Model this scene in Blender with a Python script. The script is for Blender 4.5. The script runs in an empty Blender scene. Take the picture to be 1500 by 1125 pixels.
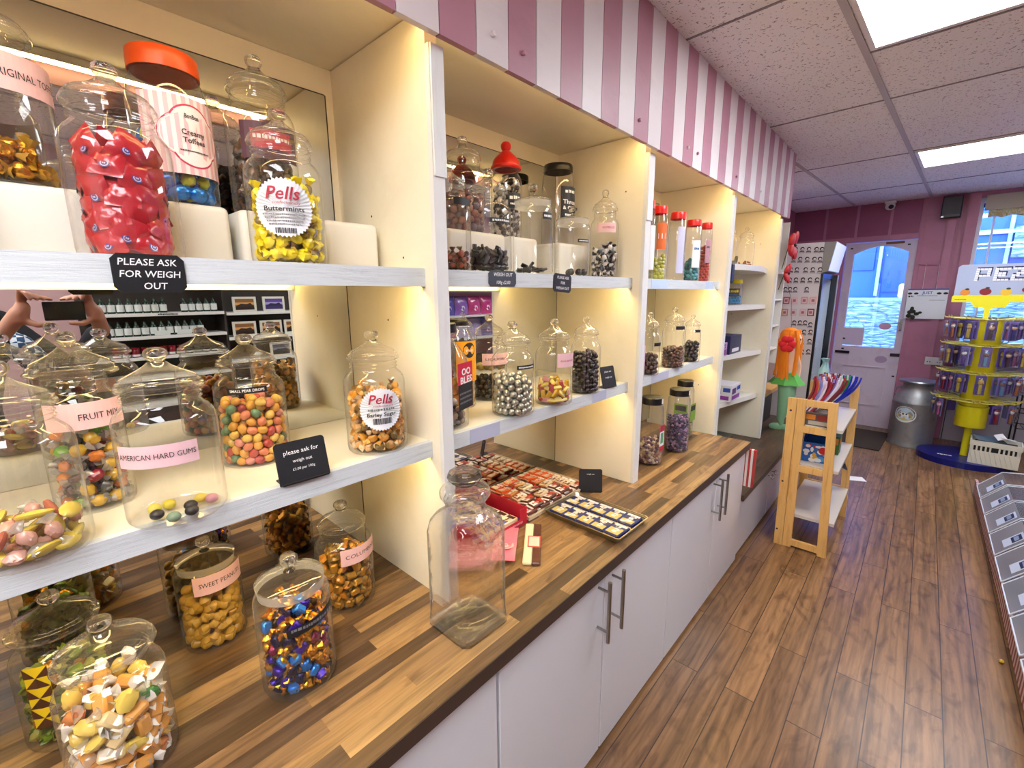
import bpy, bmesh, math, random
import numpy as np
from mathutils import Vector, Matrix, Euler
PI = math.pi
SC = bpy.context.scene
COL = SC.collection
random.seed(7)

# ------------------------------------------------------------------ camera model (taken from the room's lines)
F, YAW, PITCH, ROLL, GRID = 658.3, .7380, .1967, .00703, -.0528
CAM = Vector((.623, 0, 1.56))
fw = Vector((-math.sin(YAW)*math.cos(PITCH), math.cos(YAW)*math.cos(PITCH), -math.sin(PITCH)))
rt = Vector((math.cos(YAW), math.sin(YAW), 0)); dn = fw.cross(rt)
RT = rt*math.cos(ROLL)+dn*math.sin(ROLL); DN = -rt*math.sin(ROLL)+dn*math.cos(ROLL)
def ray(px, py): return RT*((px-750)/F)+DN*((py-562.5)/F)+fw
def onx(px, py, x): d = ray(px, py); return CAM+d*((x-CAM.x)/d.x)
def ony(px, py, y): d = ray(px, py); return CAM+d*((y-CAM.y)/d.y)
def onz(px, py, z): d = ray(px, py); return CAM+d*((z-CAM.z)/d.z)

# ------------------------------------------------------------------ materials
def lin(h):
    if not isinstance(h, str): return tuple(h)+(1,)
    h = h.lstrip('#'); o = []
    for i in (0, 2, 4):
        c = int(h[i:i+2], 16)/255
        o.append(c/12.92 if c <= .04045 else ((c+.055)/1.055)**2.4)
    return tuple(o)+(1,)
MATS = {}
def mat(name, col='#cccccc', rough=.5, metal=0, emit=0, spec=.5, coat=0, trans=0, alpha=1, sss=0):
    if name in MATS: return MATS[name]
    m = bpy.data.materials.new(name); m.use_nodes = True
    b = m.node_tree.nodes['Principled BSDF']
    b.inputs['Base Color'].default_value = lin(col)
    b.inputs['Roughness'].default_value = rough
    b.inputs['Metallic'].default_value = metal
    b.inputs['Specular IOR Level'].default_value = spec
    b.inputs['Coat Weight'].default_value = coat
    b.inputs['Coat Roughness'].default_value = .06
    b.inputs['Transmission Weight'].default_value = trans
    b.inputs['Alpha'].default_value = alpha
    if sss:
        b.inputs['Subsurface Weight'].default_value = sss
        b.inputs['Subsurface Radius'].default_value = (.01, .005, .003)
    if emit:
        b.inputs['Emission Color'].default_value = lin(col)
        b.inputs['Emission Strength'].default_value = emit
    MATS[name] = m
    return m
class NT:
    def __init__(s, m): s.t = m.node_tree; s.b = s.t.nodes.get('Principled BSDF')
    def n(s, typ, **kw):
        x = s.t.nodes.new(typ)
        for k, v in kw.items():
            if k in x.inputs: x.inputs[k].default_value = v
            else: setattr(x, k, v)
        return x
    def l(s, a, b): s.t.links.new(a, b)
    def ramp(s, fac, stops):
        r = s.n('ShaderNodeValToRGB'); e = r.color_ramp.elements
        while len(e) < len(stops): e.new(.5)
        for i, (p, c) in enumerate(stops): e[i].position = p; e[i].color = lin(c)
        s.l(fac, r.inputs[0]); return r.outputs[0]
    def mix(s, f, a, b, mode='MIX'):
        m = s.n('ShaderNodeMix', data_type='RGBA', blend_type=mode)
        for sock, v in ((m.inputs[0], f), (m.inputs[6], a), (m.inputs[7], b)):
            if isinstance(v, (int, float)): sock.default_value = v
            elif isinstance(v, (str, tuple)): sock.default_value = lin(v) if isinstance(v, str) else v
            else: s.l(v, sock)
        return m.outputs[2]
    def pos(s, order='xyz', scale=(1, 1, 1)):
        g = s.n('ShaderNodeNewGeometry'); sp = s.n('ShaderNodeSeparateXYZ'); s.l(g.outputs['Position'], sp.inputs[0])
        c = s.n('ShaderNodeCombineXYZ')
        for i, a in enumerate(order):
            mm = s.n('ShaderNodeMath', operation='MULTIPLY'); s.l(sp.outputs['xyz'.index(a)], mm.inputs[0]); mm.inputs[1].default_value = scale[i]
            s.l(mm.outputs[0], c.inputs[i])
        return c.outputs[0]
    def bump(s, h, strength=.2, dist=.002):
        b = s.n('ShaderNodeBump', Strength=strength, Distance=dist); s.l(h, b.inputs['Height']); s.l(b.outputs[0], s.b.inputs['Normal'])

def strips(name, width, row, ramp, mortar, mcol, grain, rough, bump=.15, figure=False):
    m = mat(name, '#888888', rough); t = NT(m)
    br = t.n('ShaderNodeTexBrick', offset=.37, offset_frequency=2, squash=1)
    for k, v in (('Color1', (0, 0, 0, 1)), ('Color2', (1, 1, 1, 1)), ('Mortar', (.5, .5, .5, 1)), ('Scale', 1), ('Mortar Size', mortar), ('Mortar Smooth', .1), ('Bias', 0), ('Brick Width', width), ('Row Height', row)):
        br.inputs[k].default_value = v
    t.l(t.pos('yxz'), br.inputs['Vector'])
    base = t.ramp(br.outputs['Color'], ramp)
    no = t.n('ShaderNodeTexNoise', Scale=1, Detail=6, Roughness=.62, Distortion=.6)
    no.noise_dimensions = '4D'
    vm = t.n('ShaderNodeMath', operation='MULTIPLY'); t.l(br.outputs['Color'], vm.inputs[0]); vm.inputs[1].default_value = 37
    t.l(vm.outputs[0], no.inputs['W'])
    t.l(t.pos('yxz', grain), no.inputs['Vector'])
    g = t.ramp(no.outputs[0], [(.3, (.42, .40, .38)), (.62, (1.12, 1.1, 1.08))])
    c = t.mix(1, base, g, 'MULTIPLY')
    k2 = t.n('ShaderNodeTexNoise', Scale=1, Detail=3, Distortion=2.2); t.l(t.pos('yxz', (grain[0]*1.6, grain[1]*.28, 1)), k2.inputs['Vector'])
    g2 = t.ramp(k2.outputs[0], [(.30, (.5, .44, .4)), (.47, (1, 1, 1))])
    c = t.mix(.75, c, g2, 'MULTIPLY')
    if figure:   # cathedral grain and knots, shifted from board to board
        sh = t.n('ShaderNodeCombineXYZ'); t.l(vm.outputs[0], sh.inputs[0]); t.l(vm.outputs[0], sh.inputs[1]); ad = t.n('ShaderNodeVectorMath', operation='ADD'); t.l(t.pos('yxz', (1.5, 9, 1)), ad.inputs[0]); t.l(sh.outputs[0], ad.inputs[1])
        wv = t.n('ShaderNodeTexWave', Scale=1.1, Distortion=9, Detail=2.5); wv.bands_direction = 'Y'; wv.inputs['Detail Scale'].default_value = .8; t.l(ad.outputs[0], wv.inputs['Vector'])
        c = t.mix(.5, c, t.ramp(wv.outputs['Fac'], [(.0, (.62, .58, .54)), (.45, (1.05, 1.03, 1))]), 'MULTIPLY')
        kn = t.n('ShaderNodeTexVoronoi', Scale=1); t.l(t.pos('yxz', (3.1, 7.5, 1)), kn.inputs['Vector'])
        c = t.mix(.85, c, t.ramp(kn.outputs['Distance'], [(.02, (.35, .28, .24)), (.13, (.8, .76, .72)), (.2, (1, 1, 1))]), 'MULTIPLY')
    c = t.mix(br.outputs['Fac'], c, mcol) if mortar else c
    t.l(c, t.b.inputs['Base Color'])
    if bump:
        t.bump(no.outputs[0], bump, .001)
    return m
strips('worktop_block', .46, .038, [(0, '#3f3024'), (.18, '#755838'), (.4, '#94724a'), (.6, '#b08c5c'), (.8, '#7c6044'), (1, '#4a392b')], 0, '#000', (3, 60, 1), .34)
strips('floor_plank', 1.05, .108, [(0, '#7d5c3e'), (.35, '#946f4a'), (.7, '#866443'), (1, '#a27a52')], .0018, '#33231a', (2.6, 30, 1), .33, .15, True)
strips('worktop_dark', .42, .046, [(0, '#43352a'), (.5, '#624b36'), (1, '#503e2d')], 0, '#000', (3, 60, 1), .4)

def grainy(name, col, dark, scale, rough, strength=.5, dist=.002, order='yxz'):
    m = mat(name, col, rough); t = NT(m)
    no = t.n('ShaderNodeTexNoise', Scale=1, Detail=7, Roughness=.7, Distortion=.4); t.l(t.pos(order, scale), no.inputs['Vector'])
    t.l(t.ramp(no.outputs[0], [(.28, dark), (.5, col)]), t.b.inputs['Base Color']); t.bump(no.outputs[0], strength, dist)
    return m
grainy('pine', '#dcae68', '#c08c48', (45, 45, 3.5), .5, .1)
cream = grainy('cream_board', '#f3ead2', '#eae0c4', (2, 2, 2), .42, .05)
lipw = grainy('painted_wood_lip', '#d3d9dc', '#b9c0c5', (7, 90, 130), .5, .5, .003)
upright = grainy('painted_upright', '#e4e4e0', '#d6d6d2', (30, 30, 5), .45, .15, .001)
gloss_white = mat('white_gloss_door', '#d9dce2', .14)
pinkb = grainy('pink_board', '#b07b8b', '#a67181', (3, 3, 8), .45, .08)
whiteb = grainy('white_board', '#ddd3d3', '#d5cacb', (3, 3, 8), .45, .08)
pinkw = grainy('pink_paint', '#b2738a', '#a86a80', (3, 3, 6), .5, .1)
pinkd = grainy('pink_paint_deep', '#93506a', '#8a4a63', (3, 3, 6), .5, .1)
doorp = grainy('pale_pink_door_paint', '#cfc0cd', '#bfaebd', (5, 5, 3), .45, .15)
steel = mat('brushed_steel', '#9a9a98', .32, 1)
tin = mat('tin', '#b8b09a', .3, 1)
black = mat('black_plastic', '#0c0d10', .35)
blackm = mat('black_card', '#15161c', .5)
white = mat('white_plastic', '#ebe9e2', .35)
paper = mat('white_paper', '#f0eeee', .6)
pinkl = mat('pink_label', '#e9bfc2', .6)
ink = mat('black_ink', '#1d1a1c', .6)
inkw = mat('white_ink', '#f2f2f2', .6)
inkr = mat('red_ink', '#b0243c', .6)
inkb = mat('blue_ink', '#2d5ea8', .6)
inkg = mat('grey_ink', '#77777a', .6)
redp = mat('red_plastic', '#d81d16', .3)
orangep = mat('orange_plastic', '#e2541a', .35)
yellowp = mat('yellow_plastic', '#eae01c', .4)
navy = mat('navy_plastic', '#10186a', .3)
skin = mat('skin', '#c48e74', .5, sss=.15)
galv = grainy('galvanised_metal', '#a3a4a4', '#878a8c', (9, 9, 9), .42, .05); NT(galv).b.inputs['Metallic'].default_value = .55
brown_pl = mat('brown_plastic', '#6b5a2a', .5)
# mirror
mir = mat('mirror_silver', '#d8dad6', .0, 1)
# thin clear glass: reflects by Fresnel, absorbs a little more at grazing angles
def thin(name, tint, edge, boost=1.0, rough=.02, haze=.0, hedge=.0, hcol=(.88, .86, .78)):
    m = bpy.data.materials.new(name); m.use_nodes = True; t = NT(m); T = m.node_tree
    for x in list(T.nodes): T.nodes.remove(x)
    o = t.n('ShaderNodeOutputMaterial'); mx = t.n('ShaderNodeMixShader'); tr = t.n('ShaderNodeBsdfTransparent'); gl = t.n('ShaderNodeBsdfGlossy', Roughness=rough)
    lw = t.n('ShaderNodeLayerWeight', Blend=.5)
    t.l(t.ramp(lw.outputs['Facing'], [(0, tint), (.62, tint), (1, edge)]), tr.inputs[0])
    pw = t.n('ShaderNodeMath', operation='POWER'); t.l(lw.outputs['Facing'], pw.inputs[0]); pw.inputs[1].default_value = 4.5
    mu = t.n('ShaderNodeMath', operation='MULTIPLY_ADD', use_clamp=True); t.l(pw.outputs[0], mu.inputs[0]); mu.inputs[1].default_value = .62*boost; mu.inputs[2].default_value = .045*boost
    if haze or hedge:   # slight milkiness, plus pale edge-on rims painted in for refracted light
        df = t.n('ShaderNodeBsdfDiffuse'); df.inputs[0].default_value = tuple(hcol)+(1,); tl = t.n('ShaderNodeBsdfTranslucent'); tl.inputs[0].default_value = tuple(hcol)+(1,)
        ad = t.n('ShaderNodeMixShader'); ad.inputs[0].default_value = .5; t.l(df.outputs[0], ad.inputs[1]); t.l(tl.outputs[0], ad.inputs[2])
        p2 = t.n('ShaderNodeMath', operation='POWER'); t.l(lw.outputs['Facing'], p2.inputs[0]); p2.inputs[1].default_value = 3.2
        m2 = t.n('ShaderNodeMath', operation='MULTIPLY_ADD', use_clamp=True); t.l(p2.outputs[0], m2.inputs[0]); m2.inputs[1].default_value = hedge; m2.inputs[2].default_value = haze
        hx = t.n('ShaderNodeMixShader'); t.l(m2.outputs[0], hx.inputs[0]); t.l(tr.outputs[0], hx.inputs[1]); t.l(ad.outputs[0], hx.inputs[2]); tr = hx
    t.l(mu.outputs[0], mx.inputs[0]); t.l(tr.outputs[0], mx.inputs[1]); t.l(gl.outputs[0], mx.inputs[2]); t.l(mx.outputs[0], o.inputs[0])
    MATS[name] = m; return m
glass = thin('jar_glass', (.985, .985, .975), (.8, .78, .72), 1.25, .02, .008, .30)
lidglass = thin('jar_lid_glass', (.97, .965, .945), (.7, .67, .58), 1.8, .03, .03, .5)
pet = thin('clear_plastic', (.97, .975, .98), (.75, .77, .8), 1.4, .06, .015, .3, (.85, .86, .9))
pane = thin('window_glass', (.97, .98, .98), (.8, .85, .85), 1.0, .0)
wrapc = thin('clear_wrapper', (.95, .95, .95), (.8, .8, .8), 3.0, .12, .34, .45, (.92, .9, .88))
def solidglass(name, col=(1, 1, 1)):
    m = bpy.data.materials.new(name); m.use_nodes = True; T = m.node_tree
    for x in list(T.nodes): T.nodes.remove(x)
    o = T.nodes.new('ShaderNodeOutputMaterial'); g = T.nodes.new('ShaderNodeBsdfGlass'); g.inputs['IOR'].default_value = 1.47; g.inputs['Roughness'].default_value = 0; g.inputs[0].default_value = tuple(col)+(1,)
    T.links.new(g.outputs[0], o.inputs[0]); MATS[name] = m; return m
knobglass = solidglass('solid_glass', (.99, .99, .97))
def softglass(name, ior, share, haze=.3, wavy=False):
    m = bpy.data.materials.new(name); m.use_nodes = True; t = NT(m); T = m.node_tree
    for x in list(T.nodes): T.nodes.remove(x)
    o = t.n('ShaderNodeOutputMaterial'); r = t.n('ShaderNodeBsdfRefraction', IOR=ior, Roughness=0.0); r.inputs[0].default_value = (1, 1, .99, 1); g = t.n('ShaderNodeBsdfGlossy', Roughness=.01); tr = t.n('ShaderNodeBsdfTransparent'); tr.inputs[0].default_value = (1, 1, .99, 1)
    a = t.n('ShaderNodeMixShader'); a.inputs[0].default_value = share; t.l(tr.outputs[0], a.inputs[1]); t.l(r.outputs[0], a.inputs[2])
    lw = t.n('ShaderNodeLayerWeight', Blend=.5); pw = t.n('ShaderNodeMath', operation='POWER'); t.l(lw.outputs['Facing'], pw.inputs[0]); pw.inputs[1].default_value = 4
    mu = t.n('ShaderNodeMath', operation='MULTIPLY_ADD', use_clamp=True); t.l(pw.outputs[0], mu.inputs[0]); mu.inputs[1].default_value = .6; mu.inputs[2].default_value = .045
    b = t.n('ShaderNodeMixShader'); t.l(mu.outputs[0], b.inputs[0]); t.l(a.outputs[0], b.inputs[1]); t.l(g.outputs[0], b.inputs[2])
    df = t.n('ShaderNodeBsdfTranslucent'); df.inputs[0].default_value = (.86, .88, .84, 1); p2 = t.n('ShaderNodeMath', operation='MULTIPLY'); t.l(pw.outputs[0], p2.inputs[0]); p2.inputs[1].default_value = haze
    if wavy:
        nn = t.n('ShaderNodeTexNoise', Scale=1, Detail=1.5); t.l(t.pos('xyz', (38, 38, 26)), nn.inputs['Vector']); bp_ = t.n('ShaderNodeBump', Strength=.55, Distance=.006); t.l(nn.outputs[0], bp_.inputs['Height'])
        for q in (r, g): t.l(bp_.outputs[0], q.inputs['Normal'])
    e = t.n('ShaderNodeMixShader'); t.l(p2.outputs[0], e.inputs[0]); t.l(b.outputs[0], e.inputs[1]); t.l(df.outputs[0], e.inputs[2]); t.l(e.outputs[0], o.inputs[0])
    MATS[name] = m; return m
jarsolid = softglass('moulded_glass', 1.10, .55, .40, True)
knobglass = softglass('knob_glass', 1.4, .7)
def emat(name, col, s):
    m = mat(name, col, .5, emit=s); return m
led = emat('led_strip_light', '#ffdf9a', 23)
panel_light = emat('ceiling_light_diffuser', '#f6faff', 15)

# ------------------------------------------------------------------ mesh builder
class MB:
    def __init__(s): s.v = []; s.f = []; s.m = []; s.s = []
    def add(s, vs, fs, m=0, smooth=False, xf=None):
        o = len(s.v)
        s.v += [tuple(xf @ Vector(p)) for p in vs] if xf is not None else [tuple(p) for p in vs]
        s.f += [tuple(i+o for i in f) for f in fs]; s.m += [m]*len(fs); s.s += [smooth]*len(fs); return s
    def box(s, x0, x1, y0, y1, z0, z1, m=0, xf=None):
        v = [(x, y, z) for x in (x0, x1) for y in (y0, y1) for z in (z0, z1)]
        return s.add(v, [(0, 1, 3, 2), (4, 6, 7, 5), (0, 4, 5, 1), (2, 3, 7, 6), (0, 2, 6, 4), (1, 5, 7, 3)], m, False, xf)
    def rbox(s, x0, x1, y0, y1, z0, z1, r=.005, m=0, xf=None, seg=2, smooth=False):
        bm = bmesh.new(); bmesh.ops.create_cube(bm, size=1)
        for v in bm.verts: v.co = Vector(((x0+x1)/2+v.co.x*(x1-x0), (y0+y1)/2+v.co.y*(y1-y0), (z0+z1)/2+v.co.z*(z1-z0)))
        bmesh.ops.bevel(bm, geom=bm.edges[:], offset=r, segments=seg, affect='EDGES', profile=.5)
        bm.verts.index_update()
        s.add([v.co.copy() for v in bm.verts], [[v.index for v in f.verts] for f in bm.faces], m, smooth, xf); bm.free(); return s
    def lathe(s, prof, n=32, m=0, c=(0, 0, 0), smooth=True, xf=None, a0=0, a1=2*PI):
        vs = []; fs = []; full = abs(a1-a0-2*PI) < 1e-6; k = n if full else n+1; L = len(prof)
        for i in range(k):
            a = a0+(a1-a0)*i/n
            for r, z in prof: vs.append((c[0]+r*math.cos(a), c[1]+r*math.sin(a), c[2]+z))
        for i in range(n):
            j = (i+1) % k
            for q in range(L-1):
                A, B, C_, D = i*L+q, j*L+q, j*L+q+1, i*L+q+1
                if prof[q][0] < 1e-7: fs.append((A, C_, D))
                elif prof[q+1][0] < 1e-7: fs.append((A, B, C_))
                else: fs.append((A, B, C_, D))
        return s.add(vs, fs, m, smooth, xf)
    def tube(s, pts, r, n=8, m=0, xf=None, cap=True, flat=1.0):
        pts = [Vector(p) for p in pts]; N = len(pts); rs = r if isinstance(r, (list, tuple)) else [r]*N
        vs = []; fs = []; up = None
        for i, p in enumerate(pts):
            t = (pts[min(i+1, N-1)]-pts[max(i-1, 0)]).normalized()
            if up is None: up = Vector((0, 0, 1)) if abs(t.z) < .9 else Vector((1, 0, 0))
            a = t.cross(up).normalized(); b = a.cross(t).normalized(); up = b
            for k in range(n):
                th = 2*PI*k/n; vs.append(p+a*(rs[i]*math.cos(th))+b*(rs[i]*flat*math.sin(th)))
        for i in range(N-1):
            for k in range(n):
                fs.append((i*n+k, i*n+(k+1) % n, (i+1)*n+(k+1) % n, (i+1)*n+k))
        if cap: fs.append(tuple(range(n-1, -1, -1))); fs.append(tuple((N-1)*n+k for k in range(n)))
        return s.add(vs, fs, m, True, xf)
    def ell(s, c, r, nu=10, nv=7, m=0, xf=None, noise=0, rnd=None):
        r = (r, r, r) if isinstance(r, (int, float)) else r; vs = [(c[0], c[1], c[2]+r[2])]; fs = []
        for j in range(1, nv):
            for i in range(nu):
                t = PI*j/nv; p = 2*PI*i/nu; q = 1+(rnd.uniform(-noise, noise) if noise else 0)
                vs.append((c[0]+q*r[0]*math.sin(t)*math.cos(p), c[1]+q*r[1]*math.sin(t)*math.sin(p), c[2]+q*r[2]*math.cos(t)))
        vs.append((c[0], c[1], c[2]-r[2])); E = len(vs)-1
        for i in range(nu):
            k = (i+1) % nu; fs.append((0, 1+i, 1+k)); fs.append((E, E-nu+k, E-nu+i))
            for j in range(nv-2): fs.append((1+j*nu+i, 1+(j+1)*nu+i, 1+(j+1)*nu+k, 1+j*nu+k))
        return s.add(vs, fs, m, True, xf)
    def prism(s, poly, z0, z1, m=0, xf=None, smooth=False):
        n = len(poly); v = [(x, y, z0) for x, y in poly]+[(x, y, z1) for x, y in poly]
        return s.add(v, [tuple(range(n-1, -1, -1)), tuple(range(n, 2*n))]+[(i, (i+1) % n, n+(i+1) % n, n+i) for i in range(n)], m, smooth, xf)
    def quad(s, a, b, c, d, m=0): return s.add([a, b, c, d], [(0, 1, 2, 3)], m)
    def mesh(s, name, mats):
        me = bpy.data.meshes.new(name); me.from_pydata(s.v, [], s.f)
        for x in (mats if isinstance(mats, (list, tuple)) else [mats]): me.materials.append(x)
        me.polygons.foreach_set('material_index', s.m); me.polygons.foreach_set('use_smooth', s.s); me.update()
        if any(s.s): me.set_sharp_from_angle(angle=.75)
        return me
    def build(s, name, mats, parent=None, loc=None, rz=0):
        o = bpy.data.objects.new(name, s.mesh(name, mats)); COL.objects.link(o)
        if parent: o.parent = parent
        if loc is not None: o.location = loc
        if rz: o.rotation_euler = (0, 0, rz)
        return o
def tag(o, label, cat, group=None, kind=None):
    o['label'] = label; o['category'] = cat
    if group: o['group'] = group
    if kind: o['kind'] = kind
    return o
def thing(name, label, cat, loc=(0, 0, 0), rz=0, group=None):
    o = bpy.data.objects.new(name, None); o.empty_display_size = .05; COL.objects.link(o); o.location = loc; o.rotation_euler = (0, 0, rz)
    return tag(o, label, cat, group)
def struct(o): o['kind'] = 'structure'; return o
def put(name, me, label, cat, loc, rot=(0, 0, 0), group=None, scale=1, kind=None):
    o = bpy.data.objects.new(name, me); COL.objects.link(o); o.location = loc; o.rotation_euler = rot
    if scale != 1: o.scale = (scale,)*3
    return tag(o, label, cat, group, kind)
def dup(o, loc, rot=None, label=None, group=None):
    r = o.copy(); COL.objects.link(r); r.location = loc
    if rot is not None: r.rotation_euler = rot
    if label: r['label'] = label
    if group: r['group'] = group
    for ch in list(o.children):
        c = ch.copy(); COL.objects.link(c); c.parent = r
        for g in list(ch.children):
            d = g.copy(); COL.objects.link(d); d.parent = c
    return r

# ------------------------------------------------------------------ lettering as mesh
_tc = {}
def text_geo(s, bold=0, shear=0):
    k = (s, bold, shear)
    if k not in _tc:
        cu = bpy.data.curves.new('lettering', 'FONT'); cu.body = s; cu.size = 1; cu.align_x = 'CENTER'; cu.align_y = 'CENTER'; cu.resolution_u = 2; cu.offset = bold; cu.shear = shear
        o = bpy.data.objects.new('lettering', cu); COL.objects.link(o); dg = bpy.context.evaluated_depsgraph_get(); me = o.evaluated_get(dg).to_mesh()
        vs = [(v.co.x, v.co.y) for v in me.vertices]; fs = [tuple(p.vertices) for p in me.polygons]
        o.evaluated_get(dg).to_mesh_clear(); bpy.data.objects.remove(o); bpy.data.curves.remove(cu)
        w = max(v[0] for v in vs)-min(v[0] for v in vs); _tc[k] = (vs, fs, w)
    return _tc[k]
class Cyl:   # surface wrapped round a jar: u metres to the viewer's right, v metres up
    def __init__(s, r, phi, z): s.r = r; s.phi = phi; s.z = z
    def __call__(s, u, v, lift=0): a = s.phi+u/s.r; q = s.r+lift; return (q*math.cos(a), q*math.sin(a), s.z+v)
class Flat:
    def __init__(s, o, u, v): s.o = Vector(o); s.u = Vector(u).normalized(); s.v = Vector(v).normalized(); s.n = s.u.cross(s.v)
    def __call__(s, u, v, lift=0): return tuple(s.o+s.u*u+s.v*v+s.n*lift)
def write(mb, S, txt, h, u=0, v=0, m=1, lift=.0006, w=None, bold=0, shear=0, rot=0):
    vs, fs, tw = text_geo(txt, bold, shear); sx = h if w is None else w/tw; ca, sa = math.cos(rot), math.sin(rot)
    mb.add([S(u+(x*sx)*ca-(y*h)*sa, v+(x*sx)*sa+(y*h)*ca, lift) for x, y in vs], fs, m)
def patch(mb, S, u0, u1, v0, v1, m=0, lift=0, n=10, rot=0):
    vs = []; ca, sa = math.cos(rot), math.sin(rot)
    for i in range(n+1):
        for v in (v0, v1):
            u = u0+(u1-u0)*i/n; vs.append(S(u*ca-v*sa, u*sa+v*ca, lift))
    mb.add(vs, [(2*i, 2*i+2, 2*i+3, 2*i+1) for i in range(n)], m)
def disc(mb, S, u, v, r, m=0, lift=0, n=40, zig=0, rx=None):
    rx = rx or r
    vs = [S(u, v, lift)]
    for i in range(n):
        q = 1-(zig if i % 2 else 0); a = 2*PI*i/n; vs.append(S(u+rx*q*math.cos(a), v+r*q*math.sin(a), lift))
    mb.add(vs, [(0, 1+i, 1+(i+1) % n) for i in range(n)], m)
def scribble(mb, S, u0, u1, v, h, m, lift=.0006, seed=1, n=9):
    R = random.Random(seed); u = u0
    while u < u1:
        w = R.uniform(.3, .9)*h; patch(mb, S, u, min(u1, u+w), v-h*R.uniform(.3, .5), v+h*R.uniform(.3, .5), m, lift, 1); u += w*1.35
# ------------------------------------------------------------------ room shell
W, MS, US, CEIL, MX = .747, 1.193, 1.622, 2.52, -.645
G3 = GRID
def G(u, v, z=0): return Vector((u*math.cos(G3)-v*math.sin(G3), u*math.sin(G3)+v*math.cos(G3), z))
struct(MB().box(-.72, 2.42, -2.3, 7.2, -.06, 0).build('floor', MATS['floor_plank']))
ct = mat('ceiling_tile', '#d9d4d4', .8); t = NT(ct)
vo = t.n('ShaderNodeTexNoise', Scale=95, Detail=2, Roughness=.5); t.l(t.pos(), vo.inputs['Vector'])
n2 = t.n('ShaderNodeTexNoise', Scale=2.5, Detail=2); t.l(t.pos(), n2.inputs['Vector'])
pit = t.ramp(vo.outputs[0], [(.33, (.34, .31, .31)), (.38, (.91, .895, .89))])
t.l(pit, t.b.inputs['Base Color']); t.bump(vo.outputs[0], .5, .003)
struct(MB().box(-.9, 2.6, -2.5, 7.4, CEIL, CEIL+.05).build('ceiling', ct))
struct(MB().box(-.78, -.70, -2.4, 7.2, 0, CEIL).build('wall_left', pinkw))
struct(MB().box(2.36, 2.44, -2.4, 7.2, 0, CEIL).build('wall_right', mat('dusty_pink_wall', '#cfa9a9', .6)))
struct(MB().box(-.78, 2.44, -2.4, -2.3, 0, CEIL).build('wall_back', mat('pale_wall', '#ddd3cf', .6)))
tb = mat('ceiling_grid', '#bdb8ba', .6)
m = MB()
for k in range(-2, 5):
    u = .18+.64*k; m.box(u-.012, u+.012, -2.3, 6.62, CEIL-.006, CEIL)
struct(m.build('trim_ceiling_bars', tb, rz=G3))
m = MB(); dk = mat('grid_seam_grey', '#8d8789', .8)  # darker grey lines for the seams between ceiling tiles
for k in range(-3, 5): m.box(-1.1, 2.6, 1.895+1.27*k-.004, 1.895+1.27*k+.004, CEIL-.004, CEIL)
for v in (2.53, 5.02, 4.39): m.box(.18, 2.6, v-.004, v+.004, CEIL-.004, CEIL)
struct(m.build('trim_ceiling_seams', dk, rz=G3))
for k, (v0, v1, lab) in enumerate(((1.915, 2.49, 'square ceiling light panel above the aisle, nearer the striped fascia top'), (4.41, 4.985, 'ceiling light panel further off towards the shop door'), (-.66, -.08, 'ceiling light panel behind the photographer'), (-1.95, -1.37, 'ceiling light panel at the back of the shop'))):
    L = thing('ceiling_light', lab, 'ceiling light', G(.2, v0, CEIL), G3, 'ceiling light panels')
    f = MB(); w, d = 1.22, v1-v0
    f.box(0, w, 0, .018, -.012, 0).box(0, w, d-.018, d, -.012, 0).box(0, .018, .018, d-.018, -.012, 0).box(w-.018, w, .018, d-.018, -.012, 0)
    f.build('frame', white, L); MB().box(.018, w-.018, .018, d-.018, -.008, 0).build('diffuser', panel_light, L)

# far wall, in the slightly turned frame of the ceiling grid: u along the wall, v away from the camera
V0, V1 = 6.62, 6.78
m = MB()
m.box(-1.4, -.50, V0, V1, 0, CEIL).box(-.5, .135, V0, V1, 2.115, CEIL).box(.135, .55, V0, V1, 0, CEIL).box(.55, 1.95, V0, V1, 0, .86).box(.55, 1.95, V0, V1, 2.46, CEIL).box(1.95, 2.6, V0, V1, 0, CEIL)
struct(m.build('wall_far', pinkw, rz=G3))
m = MB(); m.box(-1.1, .12, V0-.012, V0, 2.12, CEIL-.005)
struct(m.build('trim_overdoor_panel', pinkd, rz=G3))
m = MB()
m.box(-1.1, .13, V0-.03, V0-.012, 2.115, 2.17)
for u in (-.72, -.42, -.12): m.box(u-.012, u+.012, V0-.022, V0-.012, 2.17, CEIL-.006)
struct(m.build('trim_overdoor_rails', pinkw, rz=G3))
m = MB(); m.box(.13, .165, V0-.012, V0, 0, CEIL-.006).box(.335, .40, V0-.035, V0, 0, CEIL-.006).box(.47, .55, V0-.045, V0, 0, CEIL-.006)
for u in (.42,): m.box(u, u+.006, V0-.012, V0, .3, CEIL-.006)
struct(m.build('trim_pink_pilasters', pinkw, rz=G3))
m = MB(); m.box(.16, .25, V0-.03, V0, 1.845, 1.865).box(.09+.1, .31, V0-.022, V0, 1.832, 1.842)
tag(m.build('wall_hook_rail', pinkw, rz=G3), 'small pink painted hook rail on the wall above the hanging paper', 'hook rail')
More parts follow.
